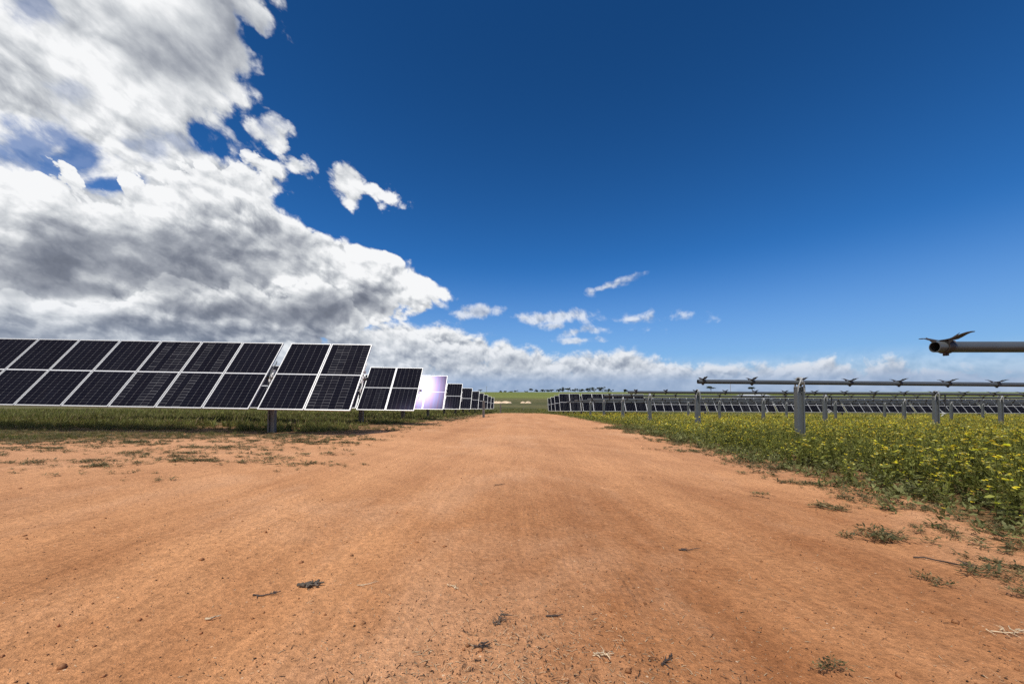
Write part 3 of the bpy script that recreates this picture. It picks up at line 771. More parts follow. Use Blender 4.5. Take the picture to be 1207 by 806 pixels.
# ------------------------------------------------------------------ vegetation
def leaf_material():
    m, t, b = material('foliage')
    a = t.new('ShaderNodeAttribute', attribute_name='tint').outputs['Color']
    pos = t.new('ShaderNodeNewGeometry').outputs['Position']
    n = t.ss(t.noise(pos, 9.0, 3, 0.6), 0.3, 0.7, 0.75, 1.25)
    c = t.mix(1.0, a, t.comb(n, n, n), 'MULTIPLY')
    t.link(c, b.inputs['Base Color']); b.inputs['Roughness'].default_value = 0.6; b.inputs['Specular IOR Level'].default_value = 0.25
    tr = t.new('ShaderNodeBsdfTranslucent'); t.link(c, tr.inputs['Color'])
    mx = t.new('ShaderNodeMixShader'); mx.inputs[0].default_value = 0.36
    t.link(b.outputs[0], mx.inputs[1]); t.link(tr.outputs[0], mx.inputs[2])
    t.link(mx.outputs[0], m.node_tree.nodes['Material Output'].inputs[0])
    return m
LEAF = leaf_material()

class Tpl:
    def __init__(s): s.v = []; s.f = []; s.c = []
    def quad(s, a, b, c, d, col):
        k = len(s.v); s.v += [a, b, c, d]; s.f.append((k, k+1, k+2, k+3)); s.c.append(col)
    def leaf(s, p, yaw, pitch, ln, w, col, roll=0.0):
        d = np.array([math.cos(yaw)*math.cos(pitch), math.sin(yaw)*math.cos(pitch), math.sin(pitch)])
        sd = np.array([-math.sin(yaw), math.cos(yaw), roll]); p = np.array(p)
        dr = np.array([0, 0, -0.12*ln])
        s.quad(p, p + d*ln*0.5 + sd*w*0.5, p + d*ln + dr, p + d*ln*0.45 - sd*w*0.5, col)
    def stem(s, p, q, w, col):
        p = np.array(p); q = np.array(q)
        for sd in (np.array([w, 0, 0]), np.array([0, w, 0])):
            s.quad(p - sd, p + sd, q + sd*0.6, q - sd*0.6, col)
    def arr(s): return np.array(s.v, float), np.array(s.f, int), np.array(s.c, float)
U = lambda a, b: rng.uniform(a, b)
def green(lo=(0.092, 0.108, 0.020), hi=(0.240, 0.250, 0.058)):
    k = U(0, 1); return tuple(np.array(lo)*(1-k) + np.array(hi)*k)
def yellow():
    return (U(0.46, 0.66), U(0.40, 0.54), U(0.015, 0.06)) if U(0, 1) < 0.8 else (0.62, 0.60, 0.22)
def flower(T, p, r, n):
    for _ in range(n):
        a = U(0, 6.28); q = np.array(p) + np.array([math.cos(a), math.sin(a), U(-0.6, 0.6)])*U(0.1, 1)*r
        s = U(0.007, 0.012); y = U(0, 6.28)
        u = np.array([math.cos(y), math.sin(y), U(-.4, .4)])*s; w = np.array([-math.sin(y), math.cos(y), U(-.4, .4)])*s
        T.quad(q-u, q+w*0.9, q+u, q-w*0.9, yellow())
def mustard(level, bloom=1.0):
    T = Tpl(); h = 1.0
    hh = U(0.22, 0.32)
    if level == 0:
        top = np.array([U(-.05, .05), U(-.05, .05), hh])
        T.stem((0, 0, 0), top, 0.003, green())
        for i in range(13):
            k = U(0.02, 0.75); T.leaf(top*k, U(0, 6.28), U(-0.2, 0.9), U(0.035, 0.085), U(0.014, 0.032), green(), U(-.5, .5))
        for i in range(int(U(3, 6))):
            k = U(0.35, 0.8); a = U(0, 6.28); e = top*k + np.array([math.cos(a)*U(.03, .10), math.sin(a)*U(.03, .10), U(0.05, 0.12)])
            T.stem(top*k, e, 0.002, green())
            for j in range(3): T.leaf(top*k*(1-j/3) + e*(j/3), U(0, 6.28), U(0, 1), U(0.02, 0.045), U(0.008, 0.016), green(), U(-.5, .5))
            if U(0, 1) < bloom: flower(T, e, 0.017, int(U(4, 9)))
        if U(0, 1) < bloom: flower(T, top, 0.018, int(U(5, 10)))
    elif level == 1:
        top = np.array([U(-.04, .04), U(-.04, .04), hh]); T.stem((0, 0, 0), top, 0.004, green())
        for i in range(10):
            k = U(0.05, 0.9); T.leaf(top*k + np.array([U(-.06, .06), U(-.06, .06), 0]), U(0, 6.28), U(-0.1, 1.0), U(0.05, 0.10), U(0.02, 0.04), green(), U(-.5, .5))
        for i in range(int(9*bloom)):
            s = U(0.012, 0.020); q = np.array([U(-.13, .13), U(-.13, .13), hh*U(0.7, 1.12)]); y = U(0, 6.28)
            u = np.array([math.cos(y), math.sin(y), U(-.5, .5)])*s; w = np.array([-math.sin(y), math.cos(y), U(-.5, .5)])*s
            T.quad(q-u, q+w, q+u, q-w, yellow())
    else:
        for i in range(7):
            T.leaf((U(-.14, .14), U(-.14, .14), U(0, .12)), U(0, 6.28), U(0.2, 1.2), U(0.10, 0.18), U(0.05, 0.09), green(), U(-.5, .5))
        for i in range(int(7*bloom)):
            s = U(0.020, 0.034); q = np.array([U(-.2, .2), U(-.2, .2), U(0.16, 0.30)]); y = U(0, 6.28)
            u = np.array([math.cos(y), math.sin(y), U(-.5, .5)])*s; w = np.array([-math.sin(y), math.cos(y), U(-.5, .5)])*s
            T.quad(q-u, q+w, q+u, q-w, yellow())
    return T.arr()
def herb():
    T = Tpl(); c0 = ((0.085, 0.098, 0.028), (0.215, 0.222, 0.085))
    for i in range(13):
        r = U(0, 0.05); a = U(0, 6.28)
        T.leaf((math.cos(a)*r, math.sin(a)*r, U(0.0, 0.07)), U(0, 6.28), U(-0.1, 1.1), U(0.025, 0.065), U(0.012, 0.026), green(*c0), U(-.6, .6))
    if U(0, 1) < 0.25: flower(T, (0, 0, U(0.08, 0.13)), 0.014, 4)
    return T.arr()
DRYC = [(0.20, 0.155, 0.07), (0.26, 0.20, 0.10), (0.15, 0.12, 0.05)]
def tuft(level, dry=0.15, tall=1.0):
    T = Tpl(); n = [16, 9, 6][level]; w = [0.004, 0.008, 0.018][level]
    for i in range(n):
        c = DRYC[int(U(0, 3))] if U(0, 1) < dry else green((0.090, 0.108, 0.022), (0.270, 0.265, 0.075))
        a = U(0, 6.28); r = U(0, 0.07 + 0.05*level); p = np.array([math.cos(a)*r, math.sin(a)*r, 0])
        h = U(0.08, 0.24)*tall; b = U(0, 6.28); ln = U(0.02, 0.12)
        m1 = p + np.array([math.cos(b)*ln*0.35, math.sin(b)*ln*0.35, h*0.6]); e = p + np.array([math.cos(b)*ln, math.sin(b)*ln, h])
        y = U(0, 6.28); sd = np.array([math.cos(y), math.sin(y), 0])*w
        T.quad(p - sd, p + sd, m1 + sd*0.8, m1 - sd*0.8, c); T.quad(m1 - sd*0.8, m1 + sd*0.8, e + sd*0.15, e - sd*0.15, c)
    for i in range([5, 4, 3][level]):
        T.leaf((U(-.08, .08), U(-.08, .08), U(0, .07)), U(0, 6.28), U(0, 0.9), U(0.04, 0.09)*(1+0.5*level), U(0.02, 0.035)*(1+level), green((0.080, 0.092, 0.024), (0.21, 0.215, 0.068)), U(-.5, .5))
    return T.arr()
def rosette(sz=1.0):
    T = Tpl()
    for i in range(int(U(14, 24))):
        a = U(0, 6.28); r = U(0, 0.06)*sz; c = green((0.050, 0.058, 0.024), (0.135, 0.130, 0.060)) if U(0, 1) < 0.5 else DRYC[int(U(0, 3))]
        T.leaf((math.cos(a)*r, math.sin(a)*r*0.7, U(0.001, 0.022)*sz), U(0, 6.28), U(-0.1, 0.75), U(0.016, 0.045)*sz, U(0.006, 0.014)*sz, c, U(-.6, .6))
    for i in range(4):
        a = U(0, 6.28); T.stem((0, 0, 0.004), (math.cos(a)*0.09*sz, math.sin(a)*0.09*sz, U(0.005, 0.03)*sz), 0.0018*sz, DRYC[int(U(0, 3))])
    return T.arr()

def scatter(tpls, pos, scale, jitter=0.18, squash=None):
    """replicate templates at pos (n,3) -> V, F, C"""
    n = len(pos); pick = rng.integers(0, len(tpls), n); Vs = []; Fs = []; Cs = []; base = 0
    for k, (tv, tf, tc) in enumerate(tpls):
        idx = np.nonzero(pick == k)[0]
        if not len(idx): continue
        a = rng.uniform(0, 6.283, len(idx)); s = scale[idx]; c, sn = np.cos(a), np.sin(a)
        x = tv[None, :, 0]*c[:, None] - tv[None, :, 1]*sn[:, None]; y = tv[None, :, 0]*sn[:, None] + tv[None, :, 1]*c[:, None]
        lx, ly = rng.normal(0, 0.12, (2, len(idx)))
        z = np.repeat(tv[None, :, 2], len(idx), 0)
        V = np.stack([(x + z*lx[:, None])*s[:, None], (y + z*ly[:, None])*s[:, None], z*s[:, None]], -1) + pos[idx][:, None, :]
        F = tf[None] + (np.arange(len(idx))*len(tv))[:, None, None] + base
        C = tc[None]*(1 + rng.normal(0, jitter, (len(idx), 1, 1))) * np.ones((1, 1, 3))
        base += len(idx)*len(tv)
        Vs.append(V.reshape(-1, 3)); Fs.append(F.reshape(-1, 4)); Cs.append(np.clip(C, 0.004, 1).reshape(-1, 3))
    return np.concatenate(Vs), np.concatenate(Fs), np.concatenate(Cs)
def join(parts):
    Vs, Fs, Cs = [], [], []; b = 0
    for V, F, C in parts: Vs.append(V); Fs.append(F + b); Cs.append(C); b += len(V)
    return np.concatenate(Vs), np.concatenate(Fs), np.concatenate(Cs)
def pts_in(n, x0, x1, y0, y1, accept):
    x = rng.uniform(x0, x1, n); y = rng.uniform(y0, y1, n)
    k = rng.random(n) < accept(x, y); x, y = x[k], y[k]
    return np.stack([x, y, ground_z(x, y) - 0.01], -1)
def view(x, y, m=1.48):                                             # only ground the picture (or a step aside) can see
    return (np.abs(x) < 1.5 + m*np.maximum(y, 0)) * 1.0

# --- the flowering field on the right
def acc_m(x, y):
    din = x - x_right(y) + (fbm(x*1.3, y*1.3, 3) - 0.5)*1.1
    return np.clip(din/0.8, 0, 1)**0.7 * view(x, y) * (0.55 + 0.45*(fbm(x*0.5+7, y*0.5, 3) > 0.42))
parts = []
def field(level, n, x0, x1, y0, y1, bloom, scl=1.0):
    p = pts_in(n, x0, x1, y0, y1, acc_m)
    din = p[:, 0] - x_right(p[:, 1])
    g_ = np.clip(0.55 + din/1.5, 0.5, 1.0)*np.where(p[:, 1] < 6.5, 1.22, 1.0)*(0.50 + 1.0*fbm(p[:, 0]*0.8, p[:, 1]*0.8 + 4, 3))
    patch = fbm(p[:, 0]*0.35 + 2, p[:, 1]*0.35 + 9, 3)
    green_p = (patch + rng.normal(0, 0.06, len(p)) < 0.46) | (rng.random(len(p)) > np.clip(0.15 + din/1.2, 0, 1))
    s = g_*np.clip(rng.normal(0.92, 0.24, len(p)), 0.45, 1.6)*scl
    hi = [mustard(level, bloom) for _ in range(9)]; lo = [mustard(level, 0.12) for _ in range(6)]
    out = []
    if (~green_p).any(): out.append(scatter(hi, p[~green_p], s[~green_p]))
    if green_p.any(): out.append(scatter(lo, p[green_p], s[green_p]*0.9))
    return out
parts += field(0, 7600, 2.2, 15, 0.5, 9.5, 0.62)
parts += field(1, 18500, 3.4, 34, 9.5, 23, 0.64)
parts += field(2, 17000, 4, 66, 23, 44, 0.66, 1.0)
parts += field(2, 9000, 4, 90, 44, 72, 0.6, 1.1)
# leafy undergrowth closing the gaps below the flowers and along the verge
def acc_u(x, y):
    din = x - x_right(y) + 0.12 + (fbm(x*1.6+5, y*1.6, 3) - 0.5)*1.0
    return np.clip(din/0.35, 0, 1) * view(x, y) * np.clip(1.25 - din*0.14, 0.35, 1)
for n, x0, x1, y0, y1, s0 in [(11000, 2.2, 13, 0.6, 8, 1.0), (9000, 3.2, 20, 8, 16, 1.5)]:
    p = pts_in(n, x0, x1, y0, y1, acc_u)
    parts.append(scatter([herb() for _ in range(10)], p, rng.uniform(0.6, 1.3, len(p))*s0))
V, F, C = join(parts)
tag(put('flowering_weeds', np_mesh('flowering_weeds', V, F, [LEAF], col=C)), kind='stuff')

# --- grass and weeds on the left, under and beyond the panels
def acc_l(x, y):
    din = x_left(y) - x + (fbm(x*0.8+3, y*1.3, 4) - 0.5)*2.6
    return np.clip(din/1.3, 0, 1) * view(x, y) * np.clip((fbm(x*0.55, y*0.9+5, 4) - 0.30)/0.22, 0.12, 1)*(1 - 0.72*np.exp(-((y - 14.2)/1.1)**2))
parts = []
for level, n, x0, x1, y0, y1, s0 in [(0, 9000, -18, -2, 5.2, 12.5, 0.85), (1, 18000, -40, -1.5, 12.5, 24, 1.25), (2, 23000, -100, -1, 24, 62, 1.35)]:
    p = pts_in(n, x0, x1, y0, y1, acc_l)
    ed = np.clip((x_left(p[:, 1]) - p[:, 0])/2.0, 0.35, 1.0)
    dryz = (fbm(p[:, 0]*0.3, p[:, 1]*0.8 + 3, 3) + 0.10*rng.normal(0, 1, len(p)) - 0.16*np.exp(-((p[:, 1] - 14.0)/1.6)**2) - 0.08*(p[:, 1] < 10.6)) < 0.42
    s = ed*rng.uniform(0.6, 1.2, len(p))*s0*np.where(p[:, 1] < 10.6, 0.62, 1.0)*(0.6 + 0.85*fbm(p[:, 0]*0.45 + 1, p[:, 1]*0.7, 3))
    ta = [tuft(level, 0.10) for _ in range(8)]; tb = [tuft(level, 0.55, 0.7) for _ in range(6)]
    parts.append(scatter(ta, p[~dryz], s[~dryz]))
    if dryz.any(): parts.append(scatter(tb, p[dryz], s[dryz]))
# between the tubes and the track on the far right edge, and along the end of the road
p = pts_in(5200, -14, 22, 57.5, 74, lambda x, y: view(x, y)*(0.5 + 0.5*(fbm(x*0.4, y*0.4, 3) > 0.45)))
parts.append(scatter([tuft(2, 0.35, 0.6) for _ in range(8)], p, rng.uniform(0.7, 1.3, len(p))))
V, F, C = join(parts)
tag(put('grass', np_mesh('grass', V, F, [LEAF], col=C)), kind='stuff')

# --- creeping weeds thinning out over the dirt
cl = []
for _ in range(330):                                                 # left apron
    y = 3.5 + 6.0*rng.random()**0.55; x = -2.3 - 0.04*y - (1.32*y - 1.9)*rng.random()**0.8
    cl.append((x, y, U(0.06, 0.42), U(0.02, 0.10), int(rng.lognormal(1.9, 0.8))))
for _ in range(70):
    y = 9.0 + 24*rng.random(); x = x_left(y) + abs(rng.normal(0, 0.55))
    cl.append((x, y, U(0.08, 0.40), U(0.1, 0.5), int(U(3, 16))))
for _ in range(150):                                                 # right verge
    y = 1.3 + 15*rng.random()**1.5; x = x_right(y) - abs(rng.normal(0, 0.36)) + 0.18
    cl.append((x, y, U(0.04, 0.20), U(0.04, 0.16), int(U(3, 18))))
P_ = []
for x, y, sx, sy, n in cl:
    P_.append(np.stack([rng.normal(x, sx, n), rng.normal(y, sy, n)], -1))
P_ = np.concatenate(P_); p = np.column_stack([P_, ground_z(P_[:, 0], P_[:, 1]) + 0.004])
V, F, C = scatter([rosette() for _ in range(10)], p, np.clip(rng.lognormal(-0.15, 0.35, len(p)), 0.4, 1.7)*np.clip(0.6 + p[:, 1]*0.05, 0.6, 1.3))
tag(put('creeping_weeds', np_mesh('creeping_weeds', V, F, [LEAF], col=C)), kind='stuff')

# --- single weeds one can point at
def weed(x, y, n, spread, size, label, lift=1.0):
    q = np.stack([rng.normal(0, spread, n), rng.normal(0, spread*0.6, n), np.zeros(n)], -1)
    V, F, C = scatter([rosette() for _ in range(6)], q, rng.uniform(0.7, 1.25, n)*size)
    V[:, 2] *= lift
    o = put('weed', np_mesh('weed', V, F, [LEAF], col=C)); o.location = (x, y, float(ground_z(x, y)) + 0.006)
    tag(o, label, 'weed', 'single weeds on the dirt of the road edge')
weed(2.13, 3.32, 5, 0.05, 0.8, 'small dark weed alone on bare dirt, uphill of the long weed patch at right')
weed(1.77, 1.64, 6, 0.03, 0.55, 'small upright weed tuft on open dirt below the right verge, a dark sprig above it', 1.8)
weed(2.05, 1.56, 7, 0.035, 0.6, 'low weed tuft near the right edge of the picture, in front of the flowering verge')
weed(2.12, 2.25, 24, 0.08, 0.85, 'widest low weed mat just in front of the flowering verge at right', 1.2)
weed(0.89, 1.09, 5, 0.022, 0.4, 'thin greyish dead weed lying low in the right foreground dirt')
weed(-4.6, 4.35, 20, 0.10, 0.9, 'flat dark weed mat farthest forward on the dirt at left, before the panels')
weed(-3.1, 5.2, 9, 0.12, 0.9, 'small weed mat on the left dirt between the road and the nearest steel post')

# ------------------------------------------------------------------ litter on the road
def grit_mesh():
    n = 11000
    d = 0.85 + 6.0*rng.random(n)**2.0; x = (rng.random(n)*2 - 1)*(1.45*d + 0.2)
    k = (x > x_left(d) + 0.5) & (x < x_right(d) - 0.15); d, x = d[k], x[k]; n = len(d)
    s = np.clip(rng.lognormal(-6.55, 0.45, n), 0.0007, 0.004)
    cl_ = rng.random(n) < 0.07; s = np.where(cl_, np.clip(s*2.6, 0.003, 0.011), s)
    oct_v = np.array([(1, 0, 0), (0, 1, 0), (-1, 0, 0), (0, -1, 0), (0, 0, .8), (0, 0, -.8)], float); oct_f = np.array([(0, 1, 4), (1, 2, 4), (2, 3, 4), (3, 0, 4), (1, 0, 5), (2, 1, 5), (3, 2, 5), (0, 3, 5)])
    a = rng.uniform(0, 6.28, n); e = rng.uniform(0.6, 1.5, (n, 3)); j = rng.uniform(0.75, 1.25, (n, 6, 1))
    v = oct_v[None]*e[:, None]*j*s[:, None, None]
    V = np.stack([v[..., 0]*np.cos(a)[:, None] - v[..., 1]*np.sin(a)[:, None], v[..., 0]*np.sin(a)[:, None] + v[..., 1]*np.cos(a)[:, None], v[..., 2]], -1)
    V += np.stack([x, d, road_z(x, d) + s*0.3], -1)[:, None]
    F = oct_f[None] + (np.arange(n)*6)[:, None, None]
    base = np.array([(0.10, 0.06, 0.04), (0.34, 0.18, 0.10), (0.55, 0.36, 0.22), (0.06, 0.045, 0.036)])[rng.choice(4, n, p=[.32, .44, .10, .14])]
    base[cl_] = np.array((0.46, 0.215, 0.098))*rng.uniform(0.75, 1.2, (int(cl_.sum()), 1))
    return np_mesh('gravel', V.reshape(-1, 3), F.reshape(-1, 3), [LEAF], col=np.repeat(base, 8, 0))
def road_z(x, y):
    x = np.asarray(x, float); y = np.asarray(y, float)
    z = ground_z(x, y) + 0.004 + 0.016*(fbm(x*2.4, y*0.9, 4) - 0.5) + 0.008*(fbm(x*7, y*4, 3) - 0.5)
    for c, wdt, dep in RUTS: z = z - dep*np.exp(-((x - 0.0188*y - c + 0.25*(fbm(y*0.08+c, y*0+1, 2)-0.5))/wdt)**2)
    return z
tag(put('gravel', grit_mesh()), kind='stuff')
def straw_mesh():
    Vs, Fs, Cs = [], [], []; b = 0
    for i in range(3800):
        r = rng.random()
        if r < 0.62: x = rng.normal(0.02, 0.34); y = 0.93 + abs(rng.normal(0, 0.28))
        elif r < 0.8: x = rng.normal(0.9, 0.45); y = 0.95 + abs(rng.normal(0, 0.5))
        else: x = rng.uniform(-1.8, 1.8); y = rng.uniform(0.95, 3.2)
        ln = np.clip(rng.lognormal(-4.9, 0.6), 0.003, 0.045); w = U(0.0004, 0.0014); a = U(0, 6.28)
        z = float(road_z(x, y)) + 0.0015
        d = np.array([math.cos(a), math.sin(a), U(-0.05, 0.22)])*ln; sd = np.array([-math.sin(a), math.cos(a), 0])*w
        p = np.array([x, y, z]); md = p + d*0.5 + np.array([0, 0, U(0, 0.12)*ln]) + sd*U(-2, 2)
        dark = U(0, 1) < 0.42
        c = (0.05, 0.036, 0.028) if dark else tuple(np.array((0.62, 0.47, 0.30))*U(0.6, 1.1))
        Vs += [p - sd, p + sd, md + sd, md - sd, p + d + sd*.6, p + d - sd*.6]
        Fs += [(b, b+1, b+2, b+3), (b+3, b+2, b+4, b+5)]; Cs += [c, c]; b += 6
    return np_mesh('straw', np.array(Vs), np.array(Fs), [LEAF], col=np.array(Cs))
tag(put('straw', straw_mesh()), kind='stuff')

TW_D = simple_mat('dark_twig', (0.060, 0.042, 0.034), 0.8, 0, 0.4, 160.0, 0.4)
TW_P = simple_mat('pale_straw', (0.56, 0.43, 0.28), 0.75, 0, 0.3, 160.0, 0.3)
TW_G = simple_mat('grey_bark', (0.095, 0.075, 0.058), 0.9, 0, 0.5, 120.0, 0.6)
def twig(x, y, ln, ang, mat, label, thick=0.003, forks=1, lumps=0, name='twig', cat='twig'):
    mb = MB(); a = R(ang)
    def sprig(p, a, ln, th):
        pts = [Vector(p)]; n = 6
        for i in range(n):
            a += U(-0.42, 0.42); pts.append(pts[-1] + Vector((math.cos(a), math.sin(a), U(-0.10, 0.16)))*(ln/n))
        mb.tube(pts, [th*(1 - 0.6*i/n)*U(0.8, 1.25) for i in range(n+1)], 6)
        return pts
    pts = sprig((-math.cos(a)*ln/2, -math.sin(a)*ln/2, thick*0.9), a, ln, thick)
    for k in range(forks):
        q = pts[int(U(1, 5))]; sprig(q, a + U(0.5, 1.1)*(1 if k % 2 else -1), ln*U(0.25, 0.5), thick*0.6)
    for k in range(lumps):
        q = pts[int(U(0, 6))] + Vector((U(-.012, .012), U(-.008, .008), U(0.001, .007))); sprig(q, a + U(-1.3, 1.3), ln*U(0.2, 0.45), thick*U(0.6, 1.2))
    o = put(name, mb.mesh(name, [mat])); o.location = (x, y, float(road_z(x, y)) + 0.002)
    tag(o, label, cat, 'twigs and stalks lying on the road')
twig(-0.82, 1.57, 0.085, 6, TW_G, 'thick lump of shaggy grey bark lying on the road, left foreground', 0.0065, 2, 12, 'bark_piece', 'bark')
twig(-0.965, 1.525, 0.085, 22, TW_D, 'dark crooked twig just left of the grey bark lump', 0.0032, 1, 2)
twig(-0.577, 1.565, 0.085, 20, TW_P, 'thin pale stalk right of the grey bark lump', 0.0022, 1)
twig(0.915, 1.985, 0.11, -22, TW_D, 'dark forked twig alone on the road, right of the middle', 0.0034, 2, 1)
twig(0.145, 1.32, 0.060, -10, TW_D, 'short straight dark twig in the foreground middle, above the pale stalk bundle', 0.0034, 0)
twig(0.265, 1.135, 0.065, 12, TW_P, 'bundle of pale broken stalks in the front middle of the road', 0.0022, 3, 6)
twig(0.445, 1.115, 0.050, 28, TW_D, 'short dark twig tilted up, right of the pale stalk bundle', 0.0032, 1, 4)
twig(-0.226, 1.535, 0.050, -35, TW_P, 'small frayed tuft of pale straw left of the middle of the road', 0.0020, 2, 5)
twig(-0.11, 3.6, 0.10, 3, TW_D, 'dark stick lying crosswise farthest up the road', 0.0045, 0)
twig(-0.085, 1.135, 0.060, -22, TW_D, 'bent dark twig in front, beside scattered straw left of the middle', 0.0026, 2, 3)
twig(-0.04, 1.30, 0.07, 75, TW_G, 'heap of fine dark plant scraps in a wheel track, front left of the middle', 0.0018, 3, 14, 'plant_scraps', 'scraps')
twig(2.16, 1.95, 0.24, -12, TW_D, 'long dark branched stick among the weeds at the right verge', 0.0040, 1, 3)
twig(1.60, 1.25, 0.09, -30, TW_P, 'pale bundle of dry stalks near the right edge of the picture', 0.0022, 3, 7)
twig(-1.03, 1.34, 0.045, 5, TW_P, 'flat cream coloured chip on the left foreground dirt', 0.0040, 0, 2, 'wood_chip', 'chip')

# ------------------------------------------------------------------ things beyond the panels
def steel_post(x, y, h, mat, label):
    o = put('steel_post', post_me(h, mat)); o.location = (x, y, float(ground_z(x, y))); o.rotation_euler = (0, 0, R(10))
    tag(o, label, 'steel post', 'lone steel posts at the left edge of the road')
steel_post(-2.22, 30.0, 1.32, GALV_D, 'lone rusty grey steel post at the left edge of the road, before the far panels')
steel_post(-1.70, 57.2, 1.28, GALV_D, 'thin lone steel post where the road ends, right of the last left panels')

SAND = simple_mat('pale_sand', (0.62, 0.47, 0.33), 0.95, 0, 0.2, 2.0, 0.3)
def sand_pile(x, y, w, h, seed, label):
    bm = bmesh.new(); bmesh.ops.create_icosphere(bm, subdivisions=4, radius=1.0)
    for v in bm.verts:
        n = float(fbm(v.co.x*2.2+seed*3.1, v.co.y*2.2+seed, 4)) - 0.5
        v.co = Vector((v.co.x*w*(1+0.3*n), v.co.y*w*0.8*(1+0.3*n), max(-0.2, v.co.z)*h*(1+1.3*n)))
    me = bpy.data.meshes.new('sand_pile'); bm.to_mesh(me); bm.free(); me.materials.append(SAND)
    me.polygons.foreach_set('use_smooth', [True]*len(me.polygons))
    o = put('sand_pile', me); o.location = (x, y, float(ground_z(x, y)) - 0.05); tag(o, label, 'sand pile', 'pale sand piles in the field')
sand_pile(-3.9, 100, 1.7, 0.55, 1, 'pale sand pile nearest the last left panels, leftmost in the field')
sand_pile(-1.6, 101, 1.5, 0.50, 2, 'low pale sand pile between the leftmost pile and the gap, beyond the road end')
sand_pile(2.9, 102, 0.7, 0.42, 3, 'small pale sand heap left of the wider pair partner, straight beyond the road')
sand_pile(4.3, 102, 0.9, 0.5, 4, 'rightmost pale sand heap in the field straight beyond the road')

SHW = simple_mat('shed_wall', (0.50, 0.51, 0.50), 0.6, 0.0, 0.1, 1.0)
SHR = simple_mat('shed_roof', (0.66, 0.68, 0.69), 0.45, 0.2, 0.06, 0.8)
root = empty('shed', (57.8, 92.0, float(ground_z(57.8, 92.0))), (0, 0, R(-4))); tag(root, 'low shed with a whitish hipped roof beyond the panel rows at right', 'shed')
zr = CAM_H - float(ground_z(57.8, 92.0))
ez, rz = zr - 0.45, zr + 0.02
mb = MB(); mb.box(-3.7, 3.7, -2.5, 2.5, -0.4, ez); put('wall', mb.mesh('wall', [SHW]), root)
mb = MB(); mb.add([(-4.0, -2.8, ez), (4.0, -2.8, ez), (4.0, 2.8, ez), (-4.0, 2.8, ez), (-2.7, 0, rz), (2.7, 0, rz)], [(0, 1, 5, 4), (1, 2, 5), (2, 3, 4, 5), (3, 0, 4), (3, 2, 1, 0)]); put('roof', mb.mesh('roof', [SHR]), root)
mb = MB(); mb.box(-0.6, 0.6, -2.54, -2.502, 0, 2.0); put('door', mb.mesh('door', [GALV]), root)

# light wire fence across the end of the road
WOOD = simple_mat('grey_wood', (0.22, 0.19, 0.16), 0.85, 0, 0.3, 8.0)
root = empty('wire_fence', (0, 66, float(plane(0, 66)))); tag(root, 'thin wire fence on slim posts crossing beyond the end of the road', 'fence')
fx = np.arange(-18, 30.1, 4.0)
for x in fx:
    mb = MB(); mb.tube([(0, 0, -0.3), (0, 0, 1.15)], 0.035, 6)
    put('post', mb.mesh('fence_post', [WOOD]), root, (float(x), 0, float(ground_z(x, 66) - plane(0, 66))))
for zz in (0.3, 0.65, 1.0):
    mb = MB(); mb.tube([(float(x), -0.03, float(ground_z(x, 66) - plane(0, 66)) + zz) for x in fx], 0.006, 4)
    put('wire', mb.mesh('wire', [GALV]), root)

# ------------------------------------------------------------------ trees on the skyline
BARK = simple_mat('bark', (0.10, 0.08, 0.06), 0.9, 0, 0.3, 2.0)
def tree(x, y, h, w, label, group=None, sparse=1.0, trunk=0.12, flat=1.0):
    h *= 0.86; w *= 1.35*U(0.85, 1.2)
    gz = float(ground_z(x, y)); root = empty('tree', (x, y, gz)); tag(root, label, 'tree', group)
    mb = MB()
    mb.tube([(0, 0, -0.3), (U(-.1, .1), 0, h*trunk), (U(-.3, .3), 0, h*0.8)], [h*0.035, h*0.028, h*0.008], 6)
    limbs = []
    for k in range(6):
        a = U(0, 6.28); b = (math.cos(a)*w*0.36, math.sin(a)*w*0.36, h*U(max(trunk*1.2, 0.30), 0.86))
        mb.tube([(0, 0, h*U(trunk*0.8, max(trunk, 0.4))), b], [h*0.016, h*0.006], 5); limbs.append(b)
    put('trunk', mb.mesh('trunk', [BARK]), root)
    T = Tpl(); cl = limbs + [(U(-.2, .2)*w, U(-.2, .2)*w, h*U(max(trunk*1.2, 0.35), 0.88)) for _ in range(6)]
    for cx, cy, cz in cl:
        rr = min(w*U(0.16, 0.27), h*0.24)
        for i in range(int(46*sparse)):
            d = rng.normal(0, 1, 3); d /= np.linalg.norm(d); q = np.array([cx, cy, cz]) + d*rr*U(0.3, 1.05)*np.array([1, 1, 0.75*flat])
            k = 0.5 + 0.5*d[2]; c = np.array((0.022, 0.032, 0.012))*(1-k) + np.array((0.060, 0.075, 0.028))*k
            s = U(0.25, 0.55); y_ = U(0, 6.28)
            u = np.array([math.cos(y_), math.sin(y_), U(-.6, .6)])*s; v_ = np.array([-math.sin(y_), math.cos(y_), U(-.8, .8)])*s*0.7
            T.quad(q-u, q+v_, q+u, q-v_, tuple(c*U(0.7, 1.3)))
    V, F, C = T.arr()
    put('crown', np_mesh('crown', V, F, [LEAF], col=C), root)
px = lambda p, y: (p - 603.5)/452*y
TG = 'dark trees along the skyline'
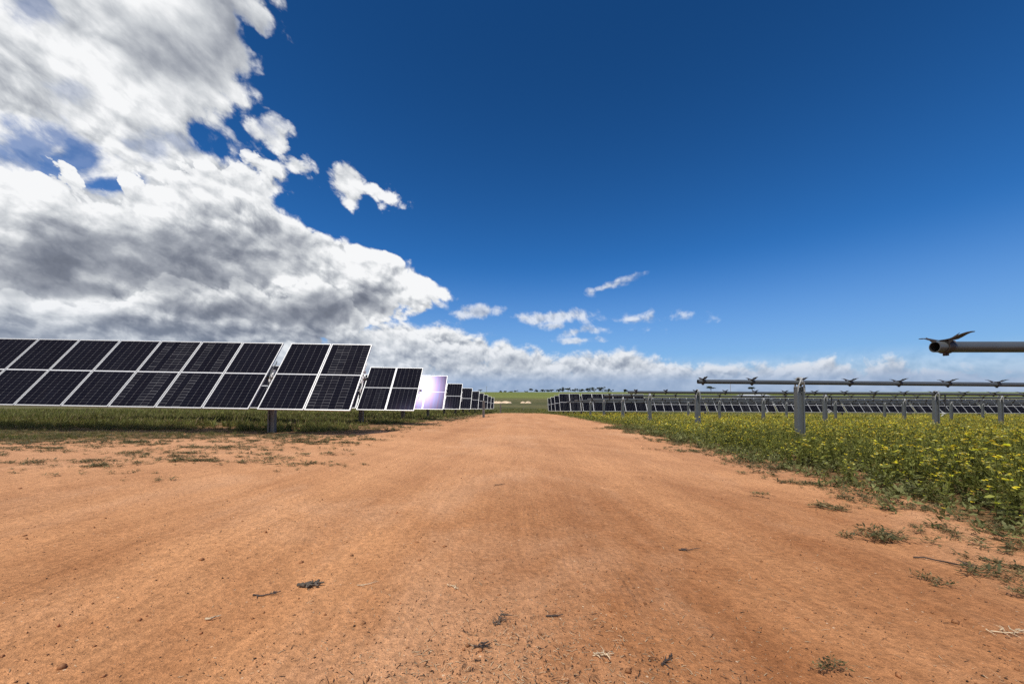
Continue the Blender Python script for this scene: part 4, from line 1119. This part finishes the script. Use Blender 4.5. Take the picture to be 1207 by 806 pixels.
for p, y, h, w, lab, kw in [
        (626, 520, 6.0, 4.6, 'lone skyline tree on a bare trunk, left of the dark clump', dict(trunk=0.5)),
        (590, 560, 3.2, 4.5, 'small rounded skyline tree above the leftmost sand pile, left one of two', {}),
        (595.5, 560, 3.2, 4.5, 'small rounded skyline tree above the sand piles, right one of two', {}),
        (602, 590, 2.4, 7.0, 'low flat skyline bush right of the two small rounded trees', {}),
        (608, 600, 4.6, 5.5, 'pale thin skyline tree straight above the middle of the road', dict(sparse=0.45)),
        (620, 560, 2.6, 4.5, 'low skyline bush just left of the lone bare trunked tree', {}),
        (633, 540, 5.0, 6.5, 'leftmost tree of the dark skyline clump beyond the road', {}),
        (639, 545, 5.2, 6.0, 'second tree of the dark skyline clump, beside the leftmost one', {}),
        (645, 550, 4.4, 7.0, 'low broad tree in the middle of the dark skyline clump', {}),
        (650, 545, 4.8, 6.5, 'right end tree of the dark skyline clump, above the end of the hindmost right panels', {}),
        (658, 520, 5.6, 4.2, 'narrow skyline tree just left above the short panel row', {}),
        (663.5, 430, 6.4, 5.0, 'tall dark skyline tree above the first panel of the short row', {}),
        (669.5, 440, 6.0, 6.5, 'broad dark skyline tree above the second panel of the short row', {}),
        (678, 450, 5.2, 8.0, 'low wide skyline tree above the gap of the short panel row', {}),
        (686, 450, 5.0, 6.0, 'small skyline tree right of the gap in the short panel row', {}),
        (693, 440, 5.8, 6.0, 'skyline tree above the fourth panel of the short row', {}),
        (701, 430, 7.2, 8.5, 'largest dark skyline tree, second from the right in the clump over the panels', {}),
        (710, 430, 7.4, 6.5, 'tall skyline tree ending the clump over the short panel row at right', {}),
        (718, 440, 4.8, 8.0, 'low skyline tree right of the tallest clump, by the end of the third tube', {}),
        (736, 450, 4.8, 6.5, 'lone dark skyline tree behind the third bare tube, left of the shed', {}),
        (566, 640, 5.6, 8.0, 'faint skyline tree behind the last left panels', dict(sparse=0.5)),
        (838, 420, 8.2, 6.5, 'flat topped skyline tree behind the second tube, right of its post', dict(flat=0.5, trunk=0.5)),
        (887, 420, 7.8, 5.5, 'small flat topped skyline tree above the shed', dict(flat=0.5, trunk=0.5))]:
    tree(px(p, y), y, h, w, lab, TG, **kw)

def pole(p, y, h, label):
    x = px(p, y); root = empty('utility_pole', (x, y, float(ground_z(x, y)))); tag(root, label, 'utility pole', 'utility poles on the skyline')
    mb = MB(); mb.tube([(0, 0, -0.5), (0, 0, h)], [0.20, 0.14], 8); put('pole', mb.mesh('pole', [WOOD]), root)
    mb = MB(); mb.box(-1.1, 1.1, -0.06, 0.06, h-0.5, h-0.36); put('crossarm', mb.mesh('crossarm', [WOOD]), root)
pole(573.5, 480, 7.5, 'thin utility pole on the skyline above the last left panels')
pole(861, 420, 12.0, 'thin tall utility pole on the skyline left of the shed')


S.view_settings.view_transform = 'Standard'; S.view_settings.look = 'None'; S.view_settings.exposure = 0.0; S.view_settings.gamma = 1.0
